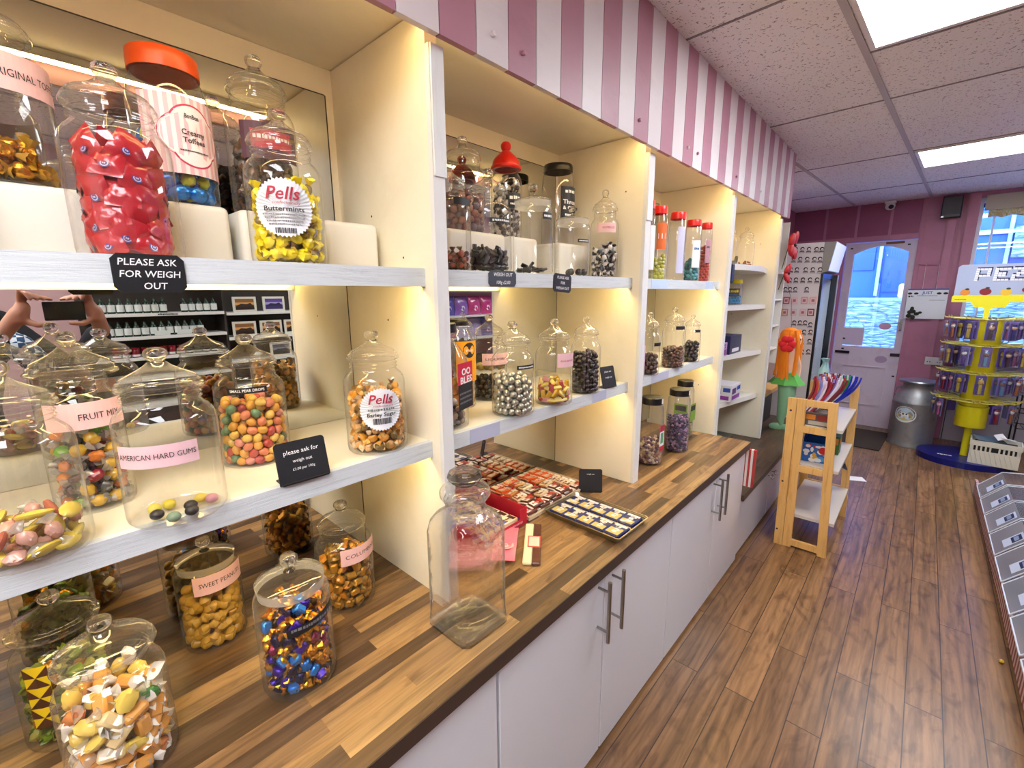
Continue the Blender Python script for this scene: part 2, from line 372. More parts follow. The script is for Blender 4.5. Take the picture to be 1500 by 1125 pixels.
# door
D = bpy.data.objects.new('door_1', None); COL.objects.link(D); D.rotation_euler = (0, 0, G3); struct(D)
m = MB(); a, b = V0+.005, V0+.05
m.box(-.49, -.413, a, b, .004, 2.105).box(.068, .128, a, b, .004, 2.105).box(-.413, .068, a, b, .004, .935)
arch = [(-.413, 2.105), (-.413, 1.985)]+[(-.413+.481*i/16, 1.985+.075*math.sin(PI*i/16)) for i in range(1, 16)]+[(.068, 1.985), (.068, 2.105)]
m.prism([(x, z) for x, z in arch], 0, b-a, xf=Matrix(((1, 0, 0, 0), (0, 0, -1, b), (0, 1, 0, 0), (0, 0, 0, 1))))
m.build('leaf', doorp, D)
m = MB()
for x0, x1, z0, z1 in ((-.39, .03, .70, .715), (-.39, .03, .25, .265), (-.39, -.375, .265, .70), (.015, .03, .265, .70)): m.box(x0, x1, a-.012, a, z0, z1)
m.build('moulding', doorp, D)
MB().box(-.413, .068, V0+.022, V0+.028, .935, 2.06).build('pane', pane, D)
MB().box(-.413, -.22, V0+.017, V0+.021, .945, 1.15).build('notice', mat('pale_notice', '#c9b8cc', .6), D)
m = MB(); disc(m, Flat((-.04, V0+.018, 1.178), (1, 0, 0), (0, 0, 1)), 0, 0, .04, 0, 0, 24, rx=.055); m.build('sticker', mat('pink_sticker', '#c99bb4', .6), D)
m = MB(); disc(m, Flat((-.03, a-.002, .80), (1, 0, 0), (0, 0, 1)), 0, 0, .04, 0, 0, 24, rx=.055); m.build('sticker', mat('mauve_sticker', '#a58da8', .6), D)
MB().box(-.47, -.33, a-.012, a, .845, .875).build('letterbox', black, D)
MB().box(.045, .128, a-.014, a, .845, .88).build('lock_case', black, D)
m = MB().box(.085, .108, a-.01, a, 1.13, 1.26); m.tube([(.096, a-.01, 1.22), (.096, a-.05, 1.22), (.03, a-.05, 1.215)], .008).tube([(.096, a-.008, 1.15), (.096, a-.03, 1.14)], .01)
m.build('handle', steel, D)
MB().box(-.137, .02, a-.004, a, 2.075, 2.1).build('tape', mat('brown_tape', '#6b4a1e', .5), D)
m = MB()
for x, z in ((-.44, 2.05), (.06, 2.06), (-.40, 1.02), (.10, .62), (-.40, .9)): m.box(x-.012, x+.012, a-.006, a, z-.008, z+.008)
m.build('bracket', black, D)
# window right of the door
Wn = bpy.data.objects.new('window_1', None); COL.objects.link(Wn); Wn.rotation_euler = (0, 0, G3); struct(Wn)
fw_ = mat('window_white', '#e4e6ea', .4)
m = MB(); m.box(.55, .58, V0+.02, V0+.08, .86, 2.46).box(1.92, 1.95, V0+.02, V0+.08, .86, 2.46).box(.58, 1.92, V0+.02, V0+.08, .86, .90).box(.58, 1.92, V0+.02, V0+.08, 2.42, 2.46).box(.655, .672, V0+.03, V0+.07, .9, 2.42).box(1.25, 1.28, V0+.03, V0+.07, .9, 2.42)
m.build('window_frame', fw_, Wn); MB().box(.58, 1.92, V0+.045, V0+.051, .9, 2.42).build('pane', pane, Wn)
MB().box(.5, 2.0, V0-.09, V0+.02, .83, .86).build('window_sill', fw_, Wn)
bl = thing('roller_blind', 'rolled cream window blind with patterned lower edge, above the window', 'blind', G(.585, V0-.03), G3)
MB().box(0, 1.3, -.03, 0, 2.33, 2.47).build('cloth', mat('blind_cloth', '#b9b29c', .8), bl)
pt = mat('patterned_valance', '#c9c6ae', .8); t = NT(pt); no = t.n('ShaderNodeTexNoise', Scale=38, Detail=1, Distortion=1.5); t.l(t.pos(), no.inputs['Vector'])
t.l(t.ramp(no.outputs[0], [(.38, '#8ea06a'), (.5, '#d8d4bb'), (.64, '#c7b06a')]), t.b.inputs['Base Color'])
m = MB(); n = 26
vs = []
for i in range(n+1):
    x = .03+1.27*i/n; q = .012*math.sin(i*1.9); vs += [(x, -.015+q, 2.33), (x, -.015+q, 2.262+.012*math.sin(i*2.3))]
m.add(vs, [(2*i, 2*i+1, 2*i+3, 2*i+2) for i in range(n)]); m.build('valance', pt, bl)
tag(MB().rbox(.575, .60, V0-.05, V0-.03, 2.36, 2.40, .006).build('blind_bracket', mat('blue_plastic', '#1f3f9c', .4), rz=G3), 'small blue bracket at the top left corner of the window', 'bracket')
struct(MB().box(.565, 2.3, V0-.03, V0, 0, .83).build('trim_stall_riser', mat('grey_white_panel', '#bcb9c0', .5), rz=G3))
struct(MB().box(.575, .582, V0-.036, V0-.03, 0, .83).build('trim_riser_edge', mat('dark_gap', '#3a3438', .6), rz=G3))
# outside: blue building over a rough stone wall
o = MB().box(-8, 8, 6.9, 14, -.2, -.12).build('ground_outside', mat('wet_paving', '#6d7a8c', .5)); struct(o); o.rotation_euler.z = G3
blue = mat('blue_painted_boards', '#16489c', .45); blued = mat('blue_painted_recess', '#123e8c', .45); bluel = mat('pale_blue_paint', '#7fa6dc', .5)
Bd = thing('blue_building', 'blue painted timber building seen across the street through the door glass', 'building', (0, 0, 0), G3)
m = MB(); m.box(-5, 5, 9.25, 9.6, 1.45, 5.5); m.build('wall', blue, Bd)
m = MB()
for u in (-.48, .15, .86, 1.5, -1.3): m.box(u-.02, u+.02, 9.2, 9.25, 1.5, 4.2)
for z in (2.32, 3.2): m.box(-5, 5, 9.21, 9.25, z, z+.06)
m.build('timber', bluel, Bd)
m = MB(); m.box(-.42, .10, 9.225, 9.25, 1.56, 2.2).box(-1.2, -.55, 9.225, 9.25, 1.9, 2.28).box(.9, 1.45, 9.225, 9.25, 1.56, 2.0); m.build('panel', blued, Bd)
MB().box(-5, 5, 9.12, 9.25, 1.42, 1.47).build('ledge', bluel, Bd)
MB().rbox(-.2, -.07, 9.14, 9.18, 1.47, 1.68, .03).build('notice', mat('pale_sign', '#cfe2ff', .5), Bd)
st = mat('rough_stone', '#8fa6c4', .8); t = NT(st)
vz = t.n('ShaderNodeTexVoronoi', Scale=1, feature='DISTANCE_TO_EDGE'); t.l(t.pos('xzy', (5, 24, 3)), vz.inputs['Vector'])
nz = t.n('ShaderNodeTexNoise', Scale=1, Detail=4); t.l(t.pos('xzy', (7, 40, 6)), nz.inputs['Vector'])
c1 = t.ramp(nz.outputs[0], [(.3, '#34507a'), (.5, '#6c87ad'), (.7, '#a3b6cf')]); c2 = t.ramp(vz.outputs[0], [(.0, (.25, .3, .4)), (.09, (1, 1, 1))])
t.l(t.mix(1, c1, c2, 'MULTIPLY'), t.b.inputs['Base Color']); t.bump(vz.outputs[0], .6, .03)
o = MB().box(-5, 5, 9.0, 9.6, -.2, 1.43).build('stone_wall', st, rz=G3)
tag(o, 'rough grey stone wall below the blue building across the street', 'stone wall')
o = MB().box(.9, 4, 9.15, 9.19, 2.0, 2.4).build('stone_panel', st, rz=G3); tag(o, 'patch of pale stone facing in the blue building behind the window', 'stone panel')

# ------------------------------------------------------------------ left hand shelving
DV = [(-.352, -.318), (.676, .708), (1.708, 1.752), (2.746, 2.788), (3.85, 3.885)]
dlab = ['cream upright panel left of the first bay', 'cream upright panel between first and second bays, behind the square glass jar', 'cream upright panel between the second and third bays, standing by the weigh out card', 'cream upright panel between the third bay and the narrow end bay', 'cream end panel of the narrow bay beside the red flowers']
for k, (y0, y1) in enumerate(DV):
    zb = W if k < 3 else .421
    d = MB().box(-.66, -.237, y0, y1, zb+.001, 2.153)
    if k == 3: d = MB().box(-.66, -.237, y0, y1, .421, 2.153)
    d = d.build('divider_panel', cream); tag(d, dlab[k], 'shelf upright', 'uprights of the sweet shelving')
    e = MB()
    e.box(-.237, -.223, y0-.001, y1+.001, zb+.001, 2.083)
    if k < 3: e.box(-.237, -.219, y0+.002, y1+.004, 1.80+.02*k, 2.083)
    e.build('front_edge', upright, d)
    h = MB()
    R = random.Random(k)
    for _ in range(4):
        z = R.uniform(1.0, 2.0); yy = y0-.0006
        disc(h, Flat((R.uniform(-.55, -.3), yy, z), (1, 0, 0), (0, 0, 1)), 0, 0, .003, 0, 0, 8)
    h.build('peg_hole', blackm, d)
soff = MB().box(-.66, -.20, -.36, 3.9, 2.155, 2.175).build('soffit_board', cream); tag(soff, 'cream soffit board closing the top of the shelving bays', 'soffit board')
m = MB()
for k in range(4): m.box(-.657, -.647, DV[k][1], DV[k+1][0], .42 if k == 3 else W+.001, 2.154)
bk = m.build('trim_back_board', cream); struct(bk)
fas = MB(); y = .680-.105*10; k = 0
while y < 3.88:
    y1 = min(y+.105, 3.90); fas.box(-.205, -.190, y+.0014, y1-.0014, 2.088, CEIL-.002, k % 2)
    y = y1; k += 1
fas.box(-.207, -.205, -.37, 3.9, 2.09, CEIL-.002, 2)
fa = fas.build('striped_fascia', [pinkb, whiteb, mat('board_gap', '#7d5a66', .7)]); tag(fa, 'fascia of alternating pink and white painted boards above the shelving', 'fascia')
for n_, (y, z) in enumerate(((.835, 2.144), (.942, 2.142), (1.554, 2.146), (1.98, 2.15), (2.09, 2.15), (2.63, 2.15), (3.1, 2.15))):
    MB().lathe([(0, .009), (.005, .008), (.0065, .004), (.0055, 0)], 12, 0, xf=Matrix.Translation((-.19, y, z)) @ Matrix.Rotation(PI/2, 4, 'Y')).build('screw_cap', [whiteb, pinkb][n_ in (1, 2, 4, 5)], fa)
MB().box(-.206, -.19, 3.9, 3.912, 2.088, CEIL-.002).build('end_cap', pinkb, fa)

def ledbar(parent, y0, y1, x0, x1, z1):
    MB().box(x0, x1, y0, y1, z1-.004, z1).build('led_strip', led, parent)
names = ['first bay', 'second bay', 'third bay']; SHELF = {}
for k in range(3):
    y0, y1 = DV[k][1]+.001, DV[k+1][0]-.001
    for zt, nm in ((US, 'upper'), (MS, 'lower')):
        s = MB(); s.box(MX, -.284, y0, y1, zt-.02, zt)
        s = s.build('display_shelf', cream); tag(s, '%s white shelf of the %s with rough painted lip' % (nm, ['first bay, nearest the camera', 'second bay over the bar trays', 'third bay over the black lidded tubs'][k]), 'shelf', 'shelves of the lit bays')
        SHELF[(k, zt)] = s; MB().box(-.284, -.268, y0, y1, zt-.042, zt).build('front_lip', lipw, s)
        ledbar(s, y0+.02, y1-.02, -.305, -.287, zt-.021)
    L = tag(MB().box(-.245, -.210, y0, y1, 2.135, 2.154).build('light_batten', white), 'white light batten hidden behind the fascia over the %s' % names[k], 'light batten', 'shelf light battens')
    ledbar(L, y0+.02, y1-.02, -.243, -.222, 2.135)
    for z0, z1, q in ((US+.002, 2.088, 'upper'), (MS+.001, US-.022, 'middle'), (W+.001, MS-.022, 'bottom')):
        inset = .022 if q == 'upper' else .0015
        mm = MB().box(-.6465, MX-.0003, y0+inset, y1-inset, z0, z1, 0).build('mirror', mir); tag(mm, '%s mirror panel on the back of the %s' % (q, names[k]), 'mirror', 'mirrors behind the jars')
        fr = MB(); e = .003
        fr.box(-.6465, MX+.0002, y0+inset-e, y0+inset, z0, z1).box(-.6465, MX+.0002, y1-inset, y1-inset+e, z0, z1).box(-.6465, MX+.0002, y0+inset, y1-inset, z1-.001, z1+.0015)
        fr.build('mirror_edge', mat('mirror_edge_dark', '#3a3226', .4), mm)
# stickers where price strips were, on lips
for y0, y1, zc in ((.805, .924, MS-.021), (1.433, 1.533, MS-.021)):
    MB().box(-.268, -.2672, y0, y1, zc-.02, zc+.02).build('price_strip', mat('pale_blue_strip', '#b9bdd2', .35), SHELF[(1, MS)])
for y0, y1 in ((1.88, 2.05), (2.53, 2.66)):
    MB().box(-.268, -.2672, y0, y1, US-.04, US-.002).build('price_strip', mat('glossy_strip', '#c9daee', .2), SHELF[(2, US)])
MB().box(-.268, -.2672, 1.93, 2.12, MS-.04, MS-.002).build('price_strip', mat('pale_blue_strip'), SHELF[(2, MS)])

# worktops and base cabinets
wt = MB().box(-.658, -.002, -.5, 2.655, .708, W).build('worktop', MATS['worktop_block']); tag(wt, 'long worktop of mixed brown wood blocks under the sweet shelves', 'worktop')
MB().box(-.002, 0, -.5, 2.655, .708, W-.001).build('edge_strip', mat('dark_brown_edge', '#3d2f28', .45), wt)
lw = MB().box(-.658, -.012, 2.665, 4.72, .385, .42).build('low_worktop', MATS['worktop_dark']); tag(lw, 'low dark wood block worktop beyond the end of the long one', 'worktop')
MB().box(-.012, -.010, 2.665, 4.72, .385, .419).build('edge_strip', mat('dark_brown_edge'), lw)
def bar_handle(p, y, z0, z1):
    h = MB().tube([(.02, y, z0), (.02, y, z1)], .0062, 12)
    for z in (z0+.035, z1-.035): h.tube([(-.02, y, z), (.02, y, z)], .0042, 8)
    h.build('handle', steel, p)
def cabinet(y0, y1, doors, lab, ztop=.706):
    c = thing('base_cabinet', lab, 'cabinet', (0, 0, 0), 0, 'white base cabinets')
    MB().box(-.62, -.045, y0+.002, y1-.002, .03, ztop).box(-.62, -.07, y0+.002, y1-.002, .0, .03, 1).build('carcass', [white, blackm], c)
    for a, b, hy in doors:
        d = MB().rbox(-.043, -.02, a, b, .022, ztop-.004, .002, 0, None, 1).build('door', gloss_white, c)
        if hy is not None: bar_handle(d, hy, .49, .70 if ztop > .6 else .3)
cabinet(-.36, .652, [(-.358, .146, .1), (.150, .646, .2)], 'white gloss base cabinet under the first bay')
cabinet(.652, 1.659, [(.655, 1.137, 1.10), (1.143, 1.656, 1.185)], 'white gloss two door cabinet below the tin tray of bars')
cabinet(1.659, 2.655, [(1.662, 2.172, 2.135), (2.179, 2.648, 2.215)], 'white gloss two door cabinet at the far end of the long worktop')
for y0, y1, lab in ((2.665, 4.0, 'low white cabinet under the dark worktop nearest the pine rack'), (4.0, 4.72, 'low white cabinet behind the pine rack')):
    c = thing('low_cabinet', lab, 'cabinet', (0, 0, 0), 0, 'low white cabinets')
    MB().box(-.62, -.055, y0+.002, y1-.002, .03, .384).box(-.62, -.075, y0+.002, y1-.002, 0, .03, 1).build('carcass', [white, blackm], c)
    ym = (y0+y1)/2+.03
    for a, b, hy in ((y0+.006, ym-.004, ym-.05), (ym+.004, y1-.006, ym+.05)):
        d = MB().rbox(-.053, -.03, a, b, .03, .378, .002, 0, None, 1).build('door', doorp if 0 else gloss_white, c)
        MB().tube([(-.03, hy, .33), (-.012, hy, .33)], .006, 8).ell((-.002, hy, .33), (.014, .017, .017), 8, 6).build('knob', knobglass, d)
# narrow end bay
for zt, lab in ((1.735, 'curved front shelf high in the narrow end bay under the clear jars'), (1.475, 'slanted front shelf in the end bay holding the yellow lidded tubs'), (1.13, 'slanted front shelf in the end bay under the purple boxes'), (.785, 'lowest slanted front shelf in the end bay under the yellow box')):
    ya, yb = DV[3][1]+.001, DV[4][0]-.001
    if zt > 1.7: poly = [(MX, ya), (-.36, ya)]+[(-.36+.10*math.sin(PI*i/10)-.0*i+.006*i, ya+(yb-ya)*i/10) for i in range(1, 10)]+[(-.29, yb), (MX, yb)]
    else: poly = [(MX, ya), (-.47, ya), (-.275, yb), (MX, yb)]
    s = MB().prism(poly, zt-.035, zt).build('corner_shelf', white); tag(s, lab, 'shelf', 'shelves of the end bay')
L = tag(MB().box(-.245, -.210, DV[3][1]+.002, DV[4][0]-.002, 2.135, 2.154).build('light_batten', white), 'white light batten over the narrow end bay', 'light batten', 'shelf light battens')
ledbar(L, DV[3][1]+.05, DV[4][0]-.05, -.243, -.222, 2.135)
# pigeon hole rack beyond
pr = thing('pigeonhole_rack', 'thin white open rack beyond the end panel of the shelving', 'rack', (0, 0, 0))
m = MB().box(-.655, -.223, 4.10, 4.115, 1.0, 2.086); m.build('side_panel', white, pr)
for z in (1.70, 1.50, 1.30, 1.12): MB().box(-.655, -.225, 3.886, 4.10, z, z+.012).build('shelf', white, pr)
MB().box(-.664, -.655, 3.886, 4.115, 1.0, 2.086).build('back_panel', mat('grey_back', '#8b8a8c', .6), pr)
# ------------------------------------------------------------------ sweet jars
def hit(px, py, c, r):
    d = ray(px, py); ox, oy = CAM.x-c[0], CAM.y-c[1]
    A = d.x*d.x+d.y*d.y; B = 2*(ox*d.x+oy*d.y); C_ = ox*ox+oy*oy-r*r; q = B*B-4*A*C_
    t = (-B-math.sqrt(q))/(2*A) if q > 0 else -B/(2*A)
    return math.atan2(oy+t*d.y, ox+t*d.x), CAM.z+t*d.z
def facing(c): return math.atan2(CAM.y-c[1], CAM.x-c[0])
def cylat(c, r, px, py):
    a, z = hit(px, py, c, r); return Cyl(r+.0012, a, z)
def P(h, r, pts): return [(a*r, b*h) for a, b in pts]
BODY = [(0, .012), (.6, .010), (.82, .004), (.93, .004), (.985, .02), (1, .05), (1, .55), (.99, .59), (.95, .622), (.87, .650), (.79, .668), (.745, .682), (.735, .694), (.775, .703), (.775, .709), (.74, .716), (.74, .722), (.775, .729), (.775, .735), (.74, .742), (.735, .765)]
LID = [(.70, .755), (.76, .760), (.835, .766), (.85, .777), (.835, .789), (.79, .793), (.785, .800), (.80, .806), (.785, .813), (.735, .818), (.715, .826), (.715, .835), (.68, .841), (.60, .850), (.50, .862), (.39, .876), (.29, .892), (.22, .906), (.19, .916), (.0, .918)]
KNOB = [(0, .916), (.17, .916), (.155, .924), (.19, .935), (.225, .948), (.235, .962), (.22, .978), (.17, .991), (.09, .998), (0, 1)]
def std_jar(lab, c, z, r, h, lidm=None, wide=1.0, group='glass sweet jars', name='sweet_jar'):
    j = thing(name, lab, 'jar', (c[0], c[1], z), 0, group)
    MB().lathe(P(h, r, BODY), 40).build('glass_body', glass, j)
    w = [(a*wide, b) for a, b in LID]
    l = MB().lathe(P(h, r, w), 40).build('lid', lidm or lidglass, j)
    MB().lathe(P(h, r, KNOB), 20).build('knob', lidm or knobglass, l)
    return j
FB = [(0, .012), (.8, .006), (.95, .006), (1, .04), (1, .66), (.985, .70), (.93, .735), (.88, .75), (.86, .765)]
def flat_jar(lab, c, z, r, h, name='sweet_jar', fr=True):
    j = thing(name, lab, 'jar', (c[0], c[1], z), 0, 'flat lidded glass jars')
    MB().lathe(P(h, r, FB), 40).build('glass_body', glass, j)
    MB().lathe(P(h, r, [(.862, .735), (.864, .76), (.885, .79), (.885, .805)]), 40).build('ground_rim', mat('frosted_glass_rim', '#e2dece', .5, alpha=.42), j)
    l = MB().lathe(P(h, r, [(.84, .80), (.90, .803), (.91, .815), (.88, .825), (.62, .84), (.4, .856), (.2, .868), (0, .87)]), 40).build('lid', lidglass, j)
    MB().lathe(P(h, r, [(0, .87), (.16, .87), (.10, .885), (.10, .905), (.17, .925), (.25, .95), (.25, .972), (.17, .994), (0, 1)]), 20).build('knob', knobglass, l)
    return j
def pet_jar(lab, c, z, r, h, capm, name='plastic_sweet_tub', neck=.8, caph=.12, group='plastic screw top tubs'):
    j = thing(name, lab, 'tub', (c[0], c[1], z), 0, group)
    b = [(0, .02), (.7, .01), (.9, 0), (.98, .02), (1, .05), (1, .66), (.97, .72), (neck+.04, 1-caph-.05), (neck-.02, 1-caph-.02), (neck-.02, 1-caph+.03)]
    MB().lathe(P(h, r, b), 36).build('plastic_body', pet, j)
    n = 48; m = MB(); cp = [(0, 1), (neck-.04, 1), (neck, .99), (neck+.015, 1-caph*.5), (neck+.015, 1-caph), (neck-.03, 1-caph)]
    m.lathe(P(h, r, cp[::-1]), n)
    m.build('screw_cap', capm, j)
    return j
def label(j, c, z, r, L, R_, T, B, paperm, draws=(), name='label', rot=0):
    a0, z0 = hit(*L, c, r); a1, z1 = hit(*R_, c, r); _, zt = hit(*T, c, r); _, zb = hit(*B, c, r)
    S = Cyl(r+.0012, (a0+a1)/2, (zt+zb)/2-z); w = abs(a1-a0)*r; h = abs(zt-zb)
    m = MB(); patch(m, S, -w/2, w/2, -h/2, h/2, 0, 0, 14, rot)
    mats = [paperm, ink, inkw, inkr, inkb, inkg]
    for d in draws: d(m, S, w, h)
    return m.build(name, mats, j)
def tx(txt, mi, hh, u=0, v=0, w=None, bold=0, shear=0, rot=0):   # sizes as shares of the label
    return lambda m, S, W_, H_: write(m, S, txt, hh*H_, u*W_, v*H_, mi, .0005, None if w is None else w*W_, bold, shear, rot)
def scb(mi, v, hh, u0=-.4, u1=.4, seed=1):
    return lambda m, S, W_, H_: scribble(m, S, u0*W_, u1*W_, v*H_, hh*H_, mi, .0005, seed)
def scallop(j, c, z, r, ctr, px_r, draws):
    S = cylat(c, r, *ctr); S.z -= z; a0, _ = hit(ctr[0]-px_r, ctr[1], c, r); a1, _ = hit(ctr[0]+px_r, ctr[1], c, r); q = abs(a1-a0)*r/2*.98
    m = MB(); disc(m, S, 0, 0, q, 0, 0, 88, .07)
    for d in draws: d(m, S, q*2, q*2)
    return m.build('round_label', [mat('white_label', '#e8ebee', .5), ink, inkw, inkr, inkb, inkg], j)
def barcode(v, u0, u1, hh):
    def f(m, S, W_, H_):
        R = random.Random(3); u = u0
        while u < u1:
            w = R.choice((.008, .012, .02)); patch(m, S, u*W_, min(u1, u+w)*W_, (v-hh/2)*H_, (v+hh/2)*H_, 1, .0005, 1); u += w+R.choice((.006, .01))
    return f
def pells(kind, second=None):
    d = [tx('Pells', 3, .30, -.02, .23, .56, .012, .25), tx('confectionery', 3, .07, .04, .085, .46, 0, .2), tx(kind, 1, .115, 0, -.02 if not second else -.12, .66, .02)]
    d += [scb(5, -.11-.055*k, .03, -.36+.03*k, .36-.03*k, k) for k in range(4)] if not second else [scb(5, .0, .06, -.3, .3, 4)]
    return d+[barcode(-.38 if not second else -.27, -.17 if not second else -.2, .17 if not second else .22, .09 if not second else .14)]

# ---- sweets
def soft(col, k=.80):
    c = [int(col[i:i+2], 16) for i in (1, 3, 5)]; g = sum(c)/3; return '#'+''.join('%02x' % int(max(0, min(255, (g+(v-g)*k)*.97))) for v in c)
def gem(col, name=None, rough=.25, coat=.3, sss=.0): return mat('sweet_'+(name or col), soft(col), rough, 0, coat=coat, sss=sss)
def s_ball(r, m, sq=(1, 1, 1), noise=0, seed=1, nu=10, nv=7): return MB().ell((0, 0, 0), (r*sq[0], r*sq[1], r*sq[2]), nu, nv, 0, None, noise, random.Random(seed)).mesh('sweet', [m])
def s_twist(r, mb_, mw, L=1.0, box=False, wing=1.5, seed=1, seg=9, bodyr=.72):
    R = random.Random(seed); m = MB()
    if box: m.rbox(-r*L*.8, r*L*.8, -r*.62, r*.62, -r*.55, r*.55, r*.22, 0, None, 1, True)
    else: m.ell((0, 0, 0), (r*L*.85, r*bodyr*R.uniform(.75, 1.05), r*bodyr), 11, 8, 0, None, .17, R)
    for s in (-1, 1):
        v = [(s*r*L*.72, 0, 0)]; 
        for k in range(seg):
            a = 2*PI*k/seg; q = r*R.uniform(.5, 1.0); v.append((s*r*(wing+R.uniform(-.15, .2)), q*math.cos(a), q*.7*math.sin(a)))
        v += [(s*r*(L*.72+.12), r*.22*math.cos(2*PI*k/seg), r*.22*math.sin(2*PI*k/seg)) for k in range(seg)]
        f = []
        for k in range(seg):
            k2 = (k+1) % seg; f.append((1+k, 1+k2, 1+seg+k2, 1+seg+k)); f.append((0, 1+seg+k, 1+seg+k2))
        m.add(v, f, 1)
    return m.mesh('sweet', [mb_, mw])
def s_packet(w, h, t, m1, m2, m3, emb=1):
    m = MB(); n = 9; vs = []; fs = []
    for s in (1, -1):
        o = len(vs)
        for i in range(n+1):
            for k in range(n+1):
                x, y = i/n*2-1, k/n*2-1; q = max(0, 1-x**4)*max(0, 1-(abs(y)/.8)**4) if abs(y) < .8 else 0
                vs.append((x*w/2, y*h/2, s*t/2*q+t*(.07*math.sin(5*x+7*y+emb)+.06*math.sin(11*x-4*y+2*emb))*min(1, q*2+.15)))
        for i in range(n):
            for k in range(n):
                a = o+i*(n+1)+k; f = (a, a+n+1, a+n+2, a+1); fs.append(f if s > 0 else f[::-1])
    m.add(vs, fs, 0, True)
    for s in (1, -1):
        if not emb: continue
        S = Flat((0, -h*.16, s*t*.49), (1, 0, 0), (0, s, -.12*s)); disc(m, S, 0, 0, h*.15, 1, 0, 16); disc(m, S, 0, 0, h*.115, 2, .0003, 14); disc(m, S, 0, 0, h*.085, 1, .0006, 10); scribble(m, S, -h*.05, h*.05, 0, h*.07, 2, .0009, 3)
    return m.mesh('sweet', [m1, m2, m3])
def s_peanut(r, m):
    return MB().tube([(-1.75*r, 0, 0), (-1.5*r, 0, 0), (-.9*r, 0, 0), (0, 0, 0), (.9*r, 0, 0), (1.5*r, 0, 0), (1.75*r, 0, 0)], [.15*r, .62*r, .92*r, .5*r, .92*r, .62*r, .15*r], 9).mesh('sweet', [m])
def s_slab(r, m, m2=None):
    q = MB().rbox(-r*1.15, r*1.15, -r*.62, r*.62, -r*.34, r*.34, r*.22, 0, None, 2, True)
    if m2: q.rbox(-r*1.16, r*1.16, -r*.63, r*.63, -r*.40, -r*.05, r*.2, 1, None, 2, True)
    return q.mesh('sweet', [m, m2 or m])
def pack(R, H, r, n, seed, steps=130):
    g = np.random.default_rng(seed); a = g.uniform(0, 2*np.pi, n); q = np.sqrt(g.uniform(0, 1, n))*(R-r)
    p = np.stack([q*np.cos(a), q*np.sin(a), r+g.uniform(0, 1, n)*H*1.25], 1)
    for s in range(steps):
        p[:, 2] -= r*.06
        for _ in range(2):
            d = p[:, None]-p[None]; L = np.sqrt((d**2).sum(2))+1e-9; np.fill_diagonal(L, 9)
            ov = np.clip(2*r*.96-L, 0, None)*.36; p += (d/L[..., None]*ov[..., None]).sum(1)
            h = np.hypot(p[:, 0], p[:, 1])+1e-9; k = np.minimum(1, (R-r)/h); p[:, 0] *= k; p[:, 1] *= k
            p[:, 2] = np.maximum(p[:, 2], r)
    return p
def fill(c, z, R, H, r, kinds, name, cat, group, seed, dens=.60, rest=None, single=True, n=None, flatup=False, top=1.9):
    rnd = random.Random(seed); n = n or max(3, int(dens*.75*R*R*H/r**3)); p = pack(R, H, r, n, seed)
    cd = Vector((CAM.x-c[0], CAM.y-c[1])).normalized(); bulk = MB(); bm_ = []; zt = np.sort(p[:, 2])[-max(1, n//12)]
    wsum = [k[2] for k in kinds]
    for q in p:
        me, lab, _ = rnd.choices(kinds, wsum)[0]; hr = math.hypot(q[0], q[1])
        if flatup and hr > R-2.6*r:   # flat packets lean on the glass
            rot = (Matrix.Rotation(math.atan2(q[1], q[0]), 3, 'Z') @ Matrix.Rotation(PI/2+rnd.uniform(-.35, .35), 3, 'Y') @ Matrix.Rotation(rnd.uniform(-.6, .6)+PI/2, 3, 'Z')).to_euler()
        elif hr > R-2.2*r or q[2] < 1.7*r:   # next to the glass they lie along it
            th = rnd.uniform(-.25, .25) if q[2] < 1.7*r else rnd.uniform(0, PI)
            rot = (Matrix.Rotation(math.atan2(q[1], q[0])+PI/2, 3, 'Z') @ Matrix.Rotation(th, 3, 'Y') @ Matrix.Rotation(rnd.uniform(0, 6.28), 3, 'X')).to_euler()
        else: rot = Euler((rnd.uniform(0, 6.28), rnd.uniform(0, 6.28), rnd.uniform(0, 6.28)))
        loc = (c[0]+q[0], c[1]+q[1], z+q[2])
        front = (hr > R-2.3*r and (q[0]*cd.x+q[1]*cd.y) > -.25*R) or (q[2] > zt-top*r and (q[0]*cd.x+q[1]*cd.y) > -.7*R)
        if single and front: put(name, me, lab, cat, loc, rot, group)
        else:
            off = []
            for mt in me.materials:
                if mt not in bm_: bm_.append(mt)
                off.append(bm_.index(mt))
            xf = Matrix.Translation(loc) @ rot.to_matrix().to_4x4(); o = len(bulk.v)
            for v in me.vertices:   # nothing pokes through the glass
                w = xf @ v.co; d = Vector((w.x-c[0], w.y-c[1])); k = min(1, (R+.0005)/max(1e-6, d.length)); bulk.v.append((c[0]+d.x*k, c[1]+d.y*k, max(w.z, z+.0006)))
            for f in me.polygons: bulk.f.append(tuple(i+o for i in f.vertices)); bulk.m.append(off[f.material_index]); bulk.s.append(f.use_smooth)
    if bulk.v:
        o = bulk.build((name+'_heap'), bm_); tag(o, rest or ('heap of the remaining '+group), cat+' heap', None, 'stuff')

